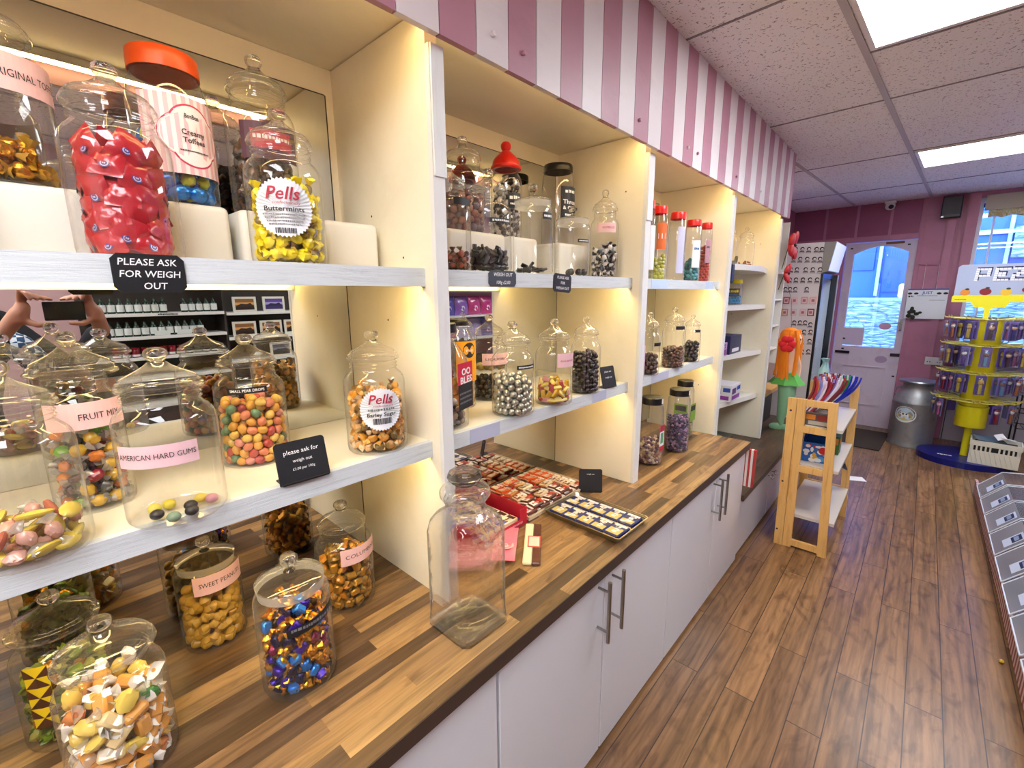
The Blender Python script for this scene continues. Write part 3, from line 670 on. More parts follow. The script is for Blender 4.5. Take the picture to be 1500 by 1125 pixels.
# colours
RED, GRN, YEL, ORA, BLK, WHT, PNK, PUR, BLU, GLD, BRN = [gem(x, None) for x in ('#c4152b', '#5fae1e', '#f0c01c', '#ef8a14', '#241c1e', '#efe9e2', '#e88a9a', '#4b2394', '#2a78d8', '#c98a1c', '#5a3418')]
GOLDF = mat('gold_foil', '#d79a2c', .22, .85); PURF = mat('purple_foil', '#4224a6', .2, .6); BLUF = mat('blue_foil', '#2f86e4', .2, .6); SILF = mat('silver_foil', '#c4c6c8', .24, .9); DKF = mat('dark_foil', '#1b1440', .25, .5); MAGF = mat('magenta_foil', '#7a1440', .25, .5)
YELF = mat('yellow_wrap', '#f2dc1e', .3); REDW = mat('red_packet', '#b01826', .28, coat=.5); LGRN = mat('green_wrap', '#7d9a22', .3); DGRN = mat('dark_green_wrap', '#3f4c16', .3); ORF = mat('orange_wrap', '#e8981e', .25); BRW = mat('brown_wrap', '#6a4a2c', .35); CRM = mat('cream_wrap', '#e5d6bd', .35); GREYW = mat('grey_wrap', '#6a6460', .35)

# --- upper shelf, first bay
for y0, y1, lab in ((-.06, .115, 'white upturned tub under the original toffee jar'), (.168, .325, 'white upturned tub under the orange lidded tub'), (.342, .505, 'white upturned tub under the tall dark jar with the purple label'), (.52, .66, 'white upturned tub behind the buttermints jar')):
    b = MB().rbox(-.605, -.434, y0, y1, US, 1.735, .012, 0, None, 3, True)
    o = b.build('upturned_tub', white); tag(o, lab, 'tub', 'white tubs used as risers')
Z2 = 1.7355
j = std_jar('glass sweet jar with pink ORIGINAL TOFFEE label at the left edge of the top shelf', (-.50, .03), Z2, .069, .29)
label(j, (-.50, .03), Z2, .069, (-40, 90), (92, 150), (40, 88), (40, 140), pinkl, [tx('ORIGINAL TOFFEE', 1, .30, .03, -.05, .86)])
tw = [s_twist(.016, GOLDF, mat('gold_twist', '#b98a22', .35), seed=k) for k in (1, 2)]
fill((-.50, .03), Z2+.004, .064, .062, .016, [(tw[0], 'gold wrapped toffee in the original toffee jar', 1), (tw[1], 'gold wrapped toffee in the original toffee jar', 1)], 'wrapped_toffee', 'sweet', 'toffees in the original toffee jar', 11, rest='heap of gold wrapped toffees deep in the original toffee jar')
cU2 = (-.36, .152)
j = std_jar('glass sweet jar of red packets beside the orange lidded tub', cU2, US, .071, .292)
pk = [s_packet(.044, .046, .013, REDW, mat('packet_blue', '#3a3f86', .3), mat('packet_white', '#c9b8c4', .3), q) for q in (1, 0, 0, 2)]
fill(cU2, US+.004, .066, .165, .0185, [(q, 'red packet sweet %sin the jar beside the orange lidded tub' % ('with a small round emblem ' if i in (0, 3) else ''), 1) for i, q in enumerate(pk)], 'packet_sweet', 'sweet', 'red packets in the jar', 12, .74, flatup=True, rest='heap of red packets in the middle of their jar')
cU3 = (-.50, .262)
j = pet_jar('pink striped creamy toffees tub with an orange screw cap', cU3, Z2, .066, .268, orangep, neck=.84, caph=.13)
def stripes(m, S, W_, H_):
    for k in range(12): patch(m, S, (-.5+(k+.0)/12)*W_, (-.5+(k+.5)/12)*W_, -.5*H_, .5*H_, 5, .0003, 1)
def quatre(m, S, W_, H_):
    for q, mi, l in ((1.0, 3, .0005), (.93, 0, .0008)):
        vs = []
        for i in range(48):
            a = 2*PI*i/48; rr = (.30+.05*abs(math.cos(2*a)))*q; vs.append(S(rr*W_*math.cos(a), (rr+.06)*H_*math.sin(a), l))
        m.add([S(0, 0, l)]+vs, [(0, 1+i, 1+(i+1) % 48) for i in range(48)], mi)
zl = mat('stripe_pink', '#eab9c2', .5)
a0, _ = hit(222, 200, cU3, .066); a1, _ = hit(317, 200, cU3, .066)
m = MB(); S = Cyl(.0672, (a0+a1)/2, .118); W_, H_ = abs(a1-a0)*.066*1.25, .135
patch(m, S, -W_/2, W_/2, -H_/2, H_/2, 0, 0, 14); stripes(m, S, W_, H_); quatre(m, S, W_, H_)
write(m, S, 'BonBon', .011, 0, .034, 1, .0011, .024, .02); write(m, S, 'Creamy', .013, 0, .006, 1, .0011, .040, .015); write(m, S, 'Toffees', .013, 0, -.008, 1, .0011, .038, .015); scribble(m, S, -.025, .025, -.026, .003, 1, .0011)
m.build('label', [mat('pale_label', '#f6e6e6', .5), ink, inkw, mat('rose_ink', '#c8365c', .5), inkb, zl], j)
bt = [s_ball(.0165, BLUF, (1.2, .9, .9), .06, 1), s_twist(.0155, mat('lime_wrap', '#d9dc3a', .3), BLUF, seed=2)]
fill(cU3, Z2+.003, .061, .17, .0165, [(bt[0], 'blue wrapped toffee at the bottom of the pink striped tub', 1), (bt[1], 'yellow and blue wrapped toffee at the bottom of the pink striped tub', 1)], 'wrapped_toffee', 'sweet', 'toffees in the pink striped tub', 13, .6, rest='heap of blue and yellow toffees behind the pink striped label', single=False)
cU4 = (-.50, .425)
j = std_jar('tall glass sweet jar of dark brown sweets with a purple edged label behind the buttermints', cU4, Z2, .069, .325, wide=1.0)
def vbrand(m, S, W_, H_):
    patch(m, S, -.42*W_, .42*W_, -.45*H_, .45*H_, 0, .0004, 6); patch(m, S, -.34*W_, .34*W_, -.2*H_, .3*H_, 3, .0007, 6); scribble(m, S, -.3*W_, .3*W_, .1*H_, .12*H_, 2, .001, 5)
label(j, cU4, Z2, .069, (352, 200), (430, 200), (385, 178), (385, 232), mat('plum_label', '#4b2235', .5), [vbrand])
ds = [s_twist(.0135, BRW, GREYW, seed=4), s_twist(.0135, mat('chocolate_wrap', '#3c2a22', .35), BRW, seed=5)]
fill(cU4, Z2+.004, .063, .165, .0135, [(ds[0], '', 1), (ds[1], '', 1)], 'wrapped_toffee', 'sweet', 'dark sweets in the tall jar', 14, rest='dark brown wrapped sweets filling the tall jar behind the buttermints', single=False)
cU5 = (-.352, .402)
j = std_jar('glass sweet jar of yellow wrapped sweets with a round buttermints label', cU5, US, .070, .292)
scallop(j, cU5, US, .070, (416, 304), 42, pells('Buttermints'))
by = [s_twist(.0145, (mat('mint_centre', '#9a8456', .25, .3) if k == 1 else YELF), YELF, wing=1.65, seed=k) for k in (1, 2, 3)]
fill(cU5, US+.004, .065, .168, .0145, [(b, 'yellow winged buttermint in the jar with the round buttermints label', 1) for b in by], 'wrapped_mint', 'sweet', 'buttermints in their jar', 15, .62, rest='heap of yellow buttermints in the middle of their jar')
cG = (-.40, -.075)
j = std_jar('glass jar of green sweets cut off by the left edge, beside the original toffee jar', cG, US, .066, .285)
gt = s_twist(.0135, mat('green_foil', '#2f9a3c', .25, .4), mat('pale_green_wrap', '#a9cf9a', .3), seed=1)
fill(cG, US+.004, .061, .12, .0155, [(gt, 'green wrapped sweet in the jar at the left edge of the top shelf', 1)], 'wrapped_sweet', 'sweet', 'green sweets in the left edge jar', 16, rest='heap of green sweets in the left edge jar')

# --- lower shelf, first bay
cM0 = (-.30, -.028)
j = std_jar('glass jar with few yellow and red sweets, left of the fruit mix jar', cM0, MS, .067, .285)
fl = [s_ball(.0155, gem('#e8c83e'), (1.4, .8, .38), .05), s_ball(.0155, gem('#c25a3e'), (1.3, .7, .38), .05), s_twist(.015, gem('#e0a08a'), wrapc, seed=3)]
fill(cM0, MS+.004, .062, .06, .0145, [(fl[0], 'flat yellow sweet in the jar at the left edge of the lower shelf', 2), (fl[1], 'flat red sweet in the jar at the left edge of the lower shelf', 1), (fl[2], 'clear wrapped pink sweet in the jar at the left edge of the lower shelf', 1)], 'boiled_sweet', 'sweet', 'sweets in the left edge jar', 21, .62)
cM1 = (-.445, .056)
j = std_jar('glass sweet jar full of wrapped fruit sweets with a pink FRUIT MIX label', cM1, MS, .056, .312, wide=1.28)
label(j, cM1, MS, .056, (66, 620), (178, 600), (120, 590), (120, 630), pinkl, [tx('FRUIT MIX', 1, .34, .13, -.05, .5)])
fm = [(s_twist(.0135, gem(x), wrapc, seed=i, wing=1.6), lab+' boiled sweet in a clear wrapper in the fruit mix jar', 1) for i, (x, lab) in enumerate((('#b3142c', 'red'), ('#5fae1e', 'green'), ('#e8b01c', 'yellow'), ('#e8781c', 'orange'), ('#4a1220', 'dark red'), ('#55504c', 'grey')))]
fill(cM1, MS+.004, .052, .19, .0145, fm, 'boiled_sweet', 'sweet', 'wrapped sweets in the fruit mix jar', 22, .64, rest='heap of clear wrapped sweets in the middle of the fruit mix jar')
cM2 = (-.298, .148)
j = std_jar('nearly empty glass sweet jar with a pink AMERICAN HARD GUMS label', cM2, MS, .072, .287)
label(j, cM2, MS, .072, (176, 676), (291, 660), (235, 652), (235, 685), pinkl, [tx('AMERICAN HARD GUMS', 1, .34, 0, 0, .94)])
for i, (x, y, col, lab) in enumerate(((.02, -.035, '#2c2626', 'black'), (.045, .008, '#2c2626', 'black'), (.02, .012, '#2c2626', 'black'), (-.012, -.012, '#e9d020', 'yellow'), (.0, .0315, '#ecc83a', 'yellow'), (-.01, -.033, '#e6d23a', 'yellow'), (.016, .045, '#d48a94', 'pink'), (.05, -.018, '#7f9a78', 'pale green'))):
    put('hard_gum', s_ball(.0105, gem(col, None, .45, .1), (1, 1, .8)), '%s sugared hard gum on the bottom of the nearly empty jar' % lab, 'sweet', (cM2[0]+x, cM2[1]+y, MS+.0128), (0, 0, i), 'gums in the nearly empty jar')
cM3 = (-.475, .334)
j = std_jar('glass sweet jar of orange and green drops with a black SMALL PEAR DROPS label', cM3, MS, .070, .287)
label(j, cM3, MS, .070, (333, 574), (391, 570), (362, 568), (362, 577), blackm, [tx('SMALL PEAR DROPS', 2, .62, 0, 0, .86, .01)])
pd = [(s_ball(.0102, gem(x, None, .3, .2, .3), (1.15, .95, .9), .04, i), lab+' pear drop in the small pear drops jar', w) for i, (x, lab, w) in enumerate((('#efa62a', 'orange', 6), ('#f3c24a', 'yellow', 3), ('#e77a4a', 'red orange', 3), ('#5f8a5a', 'green', 2), ('#e88a7a', 'pink', 2), ('#c83a30', 'red', 1)))]
fill(cM3, MS+.004, .066, .165, .0105, pd, 'pear_drop', 'sweet', 'pear drops in their jar', 23, .6, rest='heap of pear drops in the middle of their jar')
cM4 = (-.335, .562)
j = std_jar('glass sweet jar of amber sweets with a round barley sugar label', cM4, MS, .071, .287)
scallop(j, cM4, MS, .071, (559, 600), 30, pells('Barley Sugar', 1))
bs = [(s_twist(.0145, gem('#f59a14', None, .2, .5), mat('amber_twist', '#e8b050', .3), seed=1, wing=1.5), 'orange barley sugar in the amber jar with the round label', 3), (s_twist(.014, gem('#efa850', None, .3, .4), mat('pale_amber_twist', '#ecd0a0', .3), seed=2, wing=1.4), 'pale barley sugar in the amber jar with the round label', 2), (s_twist(.014, gem('#8a6a2a'), mat('brown_gold_twist', '#9a7a3a', .3, .3), seed=3), 'dark gold barley sugar in the amber jar with the round label', 1)]
fill(cM4, MS+.004, .066, .168, .014, bs, 'barley_sugar', 'sweet', 'barley sugars in their jar', 24, .64, rest='heap of barley sugars in the middle of their jar')

# --- worktop, first bay
cL1 = (-.335, .022)
j = std_jar('glass jar of white winged orange and yellow sweets on the near worktop corner', cL1, W, .0755, .29, wide=1.08)
ww = mat('white_wing', '#ece8e0', .4)
lw_ = [(s_twist(.0185, gem(x, None, .25, .4), w, seed=i, wing=1.65, L=1.25, box=i in (0, 2)), lab+' fruit sweet in a white tailed wrapper in the near corner jar', n) for i, (x, lab, n, w) in enumerate((('#f0a038', 'orange', 6, ww), ('#efc94a', 'yellow', 5, ww), ('#e6c887', 'pale amber', 2, wrapc), ('#3f9a4a', 'green', .6, wrapc), ('#7a1e4a', 'purple', .4, wrapc), ('#d9742a', 'deep orange', 1, wrapc)))]
fill(cL1, W+.004, .070, .178, .0168, lw_, 'wrapped_sweet', 'sweet', 'sweets in the near corner jar', 31, .64, rest='heap of white winged sweets in the middle of the near corner jar')
cL2 = (-.505, -.032)
j = std_jar('glass jar of green wrapped sweets with a yellow and brown chequered flag label', cL2, W, .068, .285, wide=1.12)
def chk(m, S, W_, H_):
    for a in range(2):
        for b in range(6):
            u0, u1, v0, v1 = (-.5+a*.5)*W_, a*.5*W_, (-.5+b/6)*H_, (-.5+(b+1)/6)*H_
            t3 = [(u0, v0), (u1, v0), (u1, v1)] if (a+b) % 2 == 0 else [(u0, v0), (u0, v1), (u1, v0)]
            m.add([S(u, v, .0011) for u, v in t3], [(0, 1, 2)], 3)
l = label(j, cL2, W, .068, (42, 1020), (80, 1020), (62, 975), (62, 1066), mat('yellow_label', '#dcc41e', .5), [chk]); l.data.materials[3] = mat('brown_label', '#4a2a18', .5)
gw = [(s_twist(.0155, LGRN, mat('olive_twist', '#a5a54a', .3), seed=1), 'light green wrapped sweet in the chequered flag jar', 2), (s_twist(.0155, DGRN, LGRN, seed=2), 'dark green wrapped sweet in the chequered flag jar', 2), (s_twist(.0155, GOLDF, DGRN, seed=3), 'gold wrapped sweet in the chequered flag jar', 1)]
fill(cL2, W+.004, .063, .165, .0155, gw, 'wrapped_sweet', 'sweet', 'sweets in the chequered flag jar', 32, .62, rest='heap of green sweets in the middle of the chequered flag jar')
cL3 = (-.562, .222)
j = flat_jar('glass jar of golden peanut sweets with a pink SWEET PEANUTS label', cL3, W, .066, .262)
label(j, cL3, W, .066, (282, 862), (352, 840), (318, 838), (318, 866), pinkl, [tx('SWEET PEANUTS', 1, .34, 0, 0, .8)])
pn = s_peanut(.0135, gem('#d39a1e', None, .4, .1))
fill(cL3, W+.004, .062, .158, .0138, [(pn, 'golden peanut shaped sweet in the sweet peanuts jar', 1)], 'sweet_peanut', 'sweet', 'sweet peanuts in their jar', 33, .62, rest='heap of sweet peanuts in the middle of their jar')
cL4 = (-.288, .309)
j = flat_jar('flat lidded glass jar of blue, purple and gold foil chocolates', cL4, W, .0735, .292)
label(j, cL4, W, .0735, (418, 921), (486, 905), (455, 907), (455, 920), blackm, [scb(5, 0, .4, -.42, .42, 8)], rot=.12)
fc = [(s_twist(.015, PURF, mat('gold_wing', '#d9a63a', .25, .8), seed=1, box=True), 'purple foil chocolate with gold wings in the flat lidded jar', 3), (s_twist(.015, BLUF, GOLDF, seed=2, box=True), 'blue foil chocolate in the flat lidded jar', 2), (s_twist(.015, GOLDF, GOLDF, seed=3), 'gold foil chocolate in the flat lidded jar', 3), (s_twist(.015, DKF, GOLDF, seed=4, box=True), 'dark foil chocolate with gold wings in the flat lidded jar', 2), (s_twist(.015, MAGF, GOLDF, seed=5), 'dark red foil chocolate with gold wings in the flat lidded jar', 1)]
fill(cL4, W+.004, .069, .195, .0152, fc, 'foil_chocolate', 'chocolate', 'foil chocolates in the flat lidded jar', 34, .64, rest='heap of foil chocolates in the middle of their jar')
cL5 = (-.453, .507)
j = std_jar('glass sweet jar of golden wrapped sweets with a pink COLUMBINE label', cL5, W, .073, .285)
label(j, cL5, W, .073, (499, 826), (548, 798), (524, 800), (524, 824), pinkl, [tx('COLUMBINE', 1, .32, 0, 0, .8)])
gl = [(s_twist(.0145, mat('amber_foil', '#d98c1e', .28, .1, coat=.4), mat('amber_film', '#e0a23a', .25, .2), seed=1), 'amber foil sweet in the columbine jar', 2), (s_twist(.0155, mat('dull_gold_foil', '#c08c2e', .28, .5), mat('brown_gold_twist'), seed=2, box=True), 'gold foil sweet in the columbine jar', 2)]
fill(cL5, W+.004, .068, .165, .0145, gl, 'foil_toffee', 'sweet', 'golden sweets in the columbine jar', 35, .62, rest='heap of golden sweets in the middle of the columbine jar')
# square glass jar
sq = thing('square_glass_jar', 'large empty square glass jar with a round glass stopper at the worktop edge', 'jar', (-.134, .663, W)); sq.scale = (1.03, 1.03, .965)
def sqring(h_, ch, z, rr=None):
    if rr: return [(rr*math.cos(2*PI*(k+.5)/32-PI/16*0), rr*math.sin(2*PI*(k+.5)/32), z) for k in range(32)]
    o = []
    for k in range(32):
        a = 2*PI*(k+.5)/32; c_, s_ = math.cos(a), math.sin(a); p = 11.0
        q = (abs(c_)**p+abs(s_)**p)**(-1/p); q = min(q, (2*h_-ch)/h_/(abs(c_)+abs(s_))); o.append((h_*q*c_, h_*q*s_, z))
    return o
def loft(m, rings, closed0=True, closed1=False):
    n = 32; vs = [p for r_ in rings for p in r_]; fs = []
    for i in range(len(rings)-1):
        for k in range(n): fs.append((i*n+k, i*n+(k+1) % n, (i+1)*n+(k+1) % n, (i+1)*n+k))
    if closed0: fs.append(tuple(range(n-1, -1, -1)))
    if closed1: fs.append(tuple((len(rings)-1)*n+k for k in range(n)))
    m.add(vs, fs, 0, True)
hw = .0735
m = MB(); T_ = .005
outer = [sqring(hw-.006, .014, 0), sqring(hw, .015, .006), sqring(hw, .015, .02), sqring(hw-.002, .015, .05), sqring(hw-.002, .015, .268), sqring(hw-.005, .018, .292), sqring(hw-.015, .02, .312), sqring(hw-.028, .02, .322), sqring(0, 0, .330, .047), sqring(0, 0, .342, .046), sqring(0, 0, .346, .050), sqring(0, 0, .352, .050)]
loft(m, outer, True, False); m.build('glass_body', jarsolid, sq)
m = MB(); base = [sqring(hw-.010, .013, .003), sqring(hw-.004, .014, .008), sqring(hw-.005, .014, .018), sqring(hw-.018, .014, .024)]
loft(m, base, True, True); m.build('thick_base', thin('thick_glass_base', (.97, .98, .965), (.85, .9, .87), 1.6, .03, .025, .35, (.8, .86, .82)), sq)
m = MB().lathe([(.040, .345), (.041, .353), (.055, .354), (.059, .36), (.059, .372), (.053, .380), (.035, .385), (.0, .386)], 36)
l = m.build('stopper', lidglass, sq)
MB().lathe([(0, .386), (.024, .386), (.022, .391), (.036, .397), (.041, .408), (.036, .419), (.021, .427), (0, .429)], 12, smooth=False).build('knob', knobglass, l)
# ------------------------------------------------------------------ second bay
for y0, y1, lab in ((.90, 1.15, 'white upturned tub under the red lidded jar in the second bay'), (1.17, 1.32, 'white upturned tub behind the low jar of the second bay'), (1.45, 1.66, 'white upturned tub under the black lidded throat sweet tub')):
    o = MB().rbox(-.635, -.445, y0, y1, US, 1.755, .012, 0, None, 3, True).build('upturned_tub', white); tag(o, lab, 'tub', 'white tubs used as risers')
BLKS = gem('#1a1819', None, .4, .2); blk2 = s_slab(.011, BLKS)
def heap(c, z, R, H, r, kinds, name, cat, lab, seed, dens=.6): fill(c, z, R, H, r, kinds, name, cat, lab, seed, dens, lab, False)
c = (-.365, .838)
j = std_jar('glass jar with rust coloured sweets, half hidden by the first cream upright', c, US, .058, .285); label(j, c, US, .058, (664, 296), (688, 300), (676, 289), (676, 300), blackm)
heap(c, US+.004, .054, .05, .012, [(s_twist(.012, mat('rust_wrap', '#8a3a1e', .4), BRW), '', 1)], 'wrapped_sweet', 'sweet', 'rust brown sweets low in the half hidden jar of the second bay', 41)
c = (-.54, 1.05)
j = std_jar('clear glass jar of dusky pink sweets on a riser behind the liquorice jar', c, 1.7555, .071, .30)
heap(c, 1.76, .066, .15, .0135, [(s_ball(.0135, gem('#7a3a44')), '', 2), (s_ball(.0135, gem('#5a4660')), '', 1), (s_ball(.0135, gem('#a05a5a')), '', 1)], 'boiled_sweet', 'sweet', 'dusky pink and violet sweets in the jar behind the liquorice', 42)
c = (-.35, .973)
j = std_jar('glass sweet jar half full of black liquorice, above the weigh out price sign', c, US, .067, .29); label(j, c, US, .067, (717, 322), (747, 324), (732, 319), (732, 326), blackm, [scb(2, 0, .5, -.4, .4, 6)])
fill(c, US+.004, .062, .068, .0115, [(blk2, 'black liquorice piece in the half full jar', 1)], 'liquorice_piece', 'sweet', 'liquorice in the half full jar', 43, .7, rest='heap of black liquorice in the half full jar')
c = (-.53, 1.245)
j = thing('sweet_jar', 'jar with a bright red domed lid and black and white wrapped sweets', 'jar', (c[0], c[1], 1.7555), 0, 'glass sweet jars')
h, r = .325, .055
MB().lathe(P(h, r, BODY), 36).build('glass_body', glass, j)
l = MB().lathe(P(h, r, [(.72, .715), (.95, .715), (1.0, .73), (.98, .748), (.90, .755), (.88, .77), (.86, .79), (.80, .815), (.66, .845), (.52, .865), (.40, .885), (.3, .90), (0, .902)]), 36).build('lid', redp, j)
MB().lathe(P(h, r, [(.24, .895), (.22, .91), (.29, .925), (.33, .945), (.32, .97), (.22, .993), (0, 1)]), 24).build('knob', redp, l)
label(j, c, 1.7555, r, (744, 292), (762, 292), (752, 282), (752, 305), blackm, [scb(2, .2, .25, -.4, .4, 2), scb(2, -.2, .15, -.35, .35, 3)])
bw = [(s_twist(.0125, BLKS, WHT, seed=1), '', 2), (s_twist(.0125, WHT, BLKS, seed=2), '', 1)]
heap(c, 1.76, .051, .215, .0125, bw, 'wrapped_sweet', 'sweet', 'black and white wrapped sweets under the red domed lid', 44)
c = (-.35, 1.175)
j = flat_jar('flat lidded jar with thin layer of black sweets, between liquorice and smallest jars', c, US, .066, .282); label(j, c, US, .066, (795, 316), (808, 318), (801, 311), (801, 321), blackm, [scb(2, 0, .4, -.4, .4, 3)])
fill(c, US+.004, .061, .022, .0115, [(blk2, 'black sweet on the bottom of the flat lidded jar in the second bay', 1)], 'liquorice_piece', 'sweet', 'black sweets in the flat lidded jar', 45, .8, n=20, rest='black sweets at the back of the flat lidded jar')
c = (-.53, 1.55)
j = pet_jar('clear tub with a broad black lid and a black throat sweet label', c, 1.7555, .067, .305, black, neck=.86, caph=.085)
label(j, c, 1.7555, .067, (821, 298), (846, 301), (834, 273), (834, 324), blackm, [tx('Throat', 2, .17, 0, .05, .8, .02), tx('& Chest', 2, .14, 0, -.12, .8, .01), scb(2, .36, .1, -.3, .3, 2), scb(2, -.32, .08, -.3, .3, 7)])
c = (-.35, 1.398)
j = flat_jar('smallest flat lidded jar on the top shelf with a few black balls', c, US, .064, .243); label(j, c, US, .064, (846, 352), (862, 354), (854, 350), (854, 355), blackm, [scb(2, 0, .4, -.4, .4, 4)])
for x, y in ((.03, .0), (.012, .033), (.034, .028), (.005, -.02), (-.02, .01), (.02, -.033)): put('black_ball', s_ball(.0125, BLKS), 'black ball sweet in the smallest flat lidded jar', 'sweet', (c[0]+x, c[1]+y, US+.0155), (0, 0, 0), 'black balls in the smallest jar')
c = (-.355, 1.625)
j = std_jar('pink labelled jar of black and white mints beside the second cream upright', c, US, .0555, .335, wide=1.05); label(j, c, US, .0555, (874, 332), (902, 333), (888, 326), (888, 340), pinkl, [tx('HUMBUGS', 3, .34, .1, 0, .6)])
hb = [(s_twist(.0125, BLKS, WHT, seed=1), 'black and white wrapped mint in the jar by the second upright', 2), (s_twist(.0125, WHT, BLKS, seed=3), 'white wrapped mint in the jar by the second upright', 1)]
fill(c, US+.004, .051, .135, .0125, hb, 'wrapped_mint', 'sweet', 'black and white mints', 46, .62, rest='heap of black and white mints in the middle of their jar')
# lower shelf of the second bay
c = (-.345, .80)
j = thing('plastic_bottle_tub', 'square shouldered plastic bottle with black cap and magenta label by the first upright', 'tub', (c[0], c[1], MS), .35, 'plastic screw top tubs')
def sqtub(h, w, cap, capm, j, neck=.55, caph=.1):
    m = MB(); rr = lambda q, z, e=.3: sqring(q, w*e*2, z)
    loft(m, [rr(w*.94, 0), rr(w, .006), rr(w, h*.62), rr(w*.97, h*.68), rr(w*neck*1.1, h*(1-caph-.05)), sqring(0, 0, h*(1-caph-.02), w*neck), sqring(0, 0, h*(1-caph+.02), w*neck)], True, False)
    m.build('plastic_body', pet, j)
    MB().lathe([(0, h), (w*neck, h), (w*neck+.003, h-.003), (w*neck+.003, h*(1-caph)), (w*neck-.004, h*(1-caph))][::-1], 28).build('screw_cap', capm, j)
sqtub(.292, .052, 0, black, j, .42, .09)
def panel(j, w, z0, z1, draws, mats, side=0, ux=.94):
    m = MB(); a = side*PI/2; S = Flat((math.cos(a)*(w+.001), math.sin(a)*(w+.001), (z0+z1)/2), (-math.sin(a), math.cos(a), 0), (0, 0, 1)); W_, H_ = 2*w*ux*.86, z1-z0
    patch(m, S, -W_/2, W_/2, -H_/2, H_/2, 0, 0, 2)
    for d in draws: d(m, S, W_, H_)
    return m.build('label', mats, j)
mg = mat('magenta_label', '#cc1440', .4)
def rect(u0, u1, v0, v1, mi, l=.0003): return lambda m, S, W_, H_: patch(m, S, u0*W_, u1*W_, v0*H_, v1*H_, mi, l, 2)
for sd in (0, 3):
    panel(j, .052, .055, .185, [rect(-.5, .5, -.5, .05, 1), tx('OO', 2, .2, .05, .3, .6, .03), tx('BLES', 2, .2, .05, .12, .8, .03), scb(5, -.15, .05, -.4, .4, 2), scb(5, -.25, .05, -.4, .4, 3), scb(5, -.35, .05, -.4, .4, 4)], [mg, ink, inkw, inkr, inkb, inkg], sd)
heap(c, MS+.004, .046, .055, .011, [(s_ball(.011, gem('#a58a76'), (1.2, .8, .8)), '', 2), (s_ball(.011, gem('#e6ddd0'), (1.2, .8, .8)), '', 1), (s_ball(.011, gem('#54413a'), (1.2, .8, .8)), '', 1)], 'small_sweet', 'sweet', 'brown and white sweets in the bottle with the magenta label', 51)
c = (-.50, .972)
j = pet_jar('black capped plastic tub with orange label, behind the magenta labelled bottle', c, MS, .056, .29, black, neck=.62, caph=.07)
label(j, c, MS, .0565, (668, 540), (699, 540), (684, 500), (684, 560), mat('orange_label', '#e5a01e', .5), [lambda m, S, W_, H_: disc(m, S, 0, .28*H_, .26*W_, 1, .0004, 24), tx('mix', 2, .12, 0, .28, .3)])
heap(c, MS+.004, .051, .10, .012, [(s_ball(.012, ORA), '', 2), (s_ball(.012, YEL), '', 1)], 'boiled_sweet', 'sweet', 'orange sweets in the black capped tub behind', 52)
c = (-.505, 1.122)
j = std_jar('pink labelled jar of dark sweets topped with yellow, behind the silver balls jar', c, MS, .063, .30); label(j, c, MS, .063, (706, 527), (745, 524), (726, 518), (726, 535), pinkl, [tx('LIQUORICE', 1, .3, 0, 0, .8)])
heap(c, MS+.004, .058, .095, .012, [(s_ball(.012, gem('#3a3018'), (1, .9, .8)), '', 1)], 'boiled_sweet', 'sweet', 'dark olive sweets in the jar behind the silver balls', 53)
heap(c, MS+.105, .058, .022, .012, [(s_ball(.012, gem('#b59a3a'), (1, .9, .8)), '', 1)], 'boiled_sweet', 'sweet', 'mustard yellow sweets on top of the dark ones', 54)
c = (-.302, 1.021)
j = std_jar('glass sweet jar of silver balls with a black label', c, MS, .066, .288); label(j, c, MS, .066, (757, 540), (781, 534), (770, 535), (770, 541), blackm, [scb(2, 0, .4, -.42, .42, 5)])
fill(c, MS+.004, .0615, .148, .0118, [(s_ball(.0116, mat('silver_ball', '#b9b6a6', .28, .75), (1, 1, 1), .06, k, 9, 6), 'silver ball in the glass jar with the black label', 1) for k in (1, 2)], 'silver_ball', 'sweet', 'silver balls', 55, .6, rest='heap of silver balls in the middle of their jar')
c = (-.290, 1.217)
j = std_jar('glass sweet jar with yellow and pink sweets below a pink label, beside the silver balls', c, MS, .064, .288); label(j, c, MS, .064, (816, 530), (839, 526), (828, 518), (828, 538), pinkl, [tx('RHUBARB', 3, .2, 0, -.05, .7)])
rc = [(s_slab(.0125, gem('#f0b41c'), gem('#e9cf6a')), 'yellow sweet in the jar beside the silver balls', 4), (s_slab(.0125, gem('#f2d84a'), gem('#d98a8a')), 'yellow and pink sweet in the jar beside the silver balls', 2), (s_slab(.0125, gem('#c23a3a')), 'red sweet in the jar beside the silver balls', .7)]
fill(c, MS+.004, .0595, .075, .0122, rc, 'boiled_sweet', 'sweet', 'yellow and pink sweets', 56, .64, rest='heap of yellow and pink sweets in the middle of their jar')
c = (-.302, 1.43)
j = std_jar('narrow glass jar full of shiny black balls beside the small black card', c, MS, .056, .285)
fill(c, MS+.004, .052, .172, .0105, [(s_ball(.0103, gem('#2a1a1c', None, .15, .6), nu=9, nv=6), 'shiny black ball in the narrow jar beside the small card', 1)], 'chocolate_ball', 'sweet', 'shiny black balls', 57, .58, rest='heap of black balls in the middle of their narrow jar')
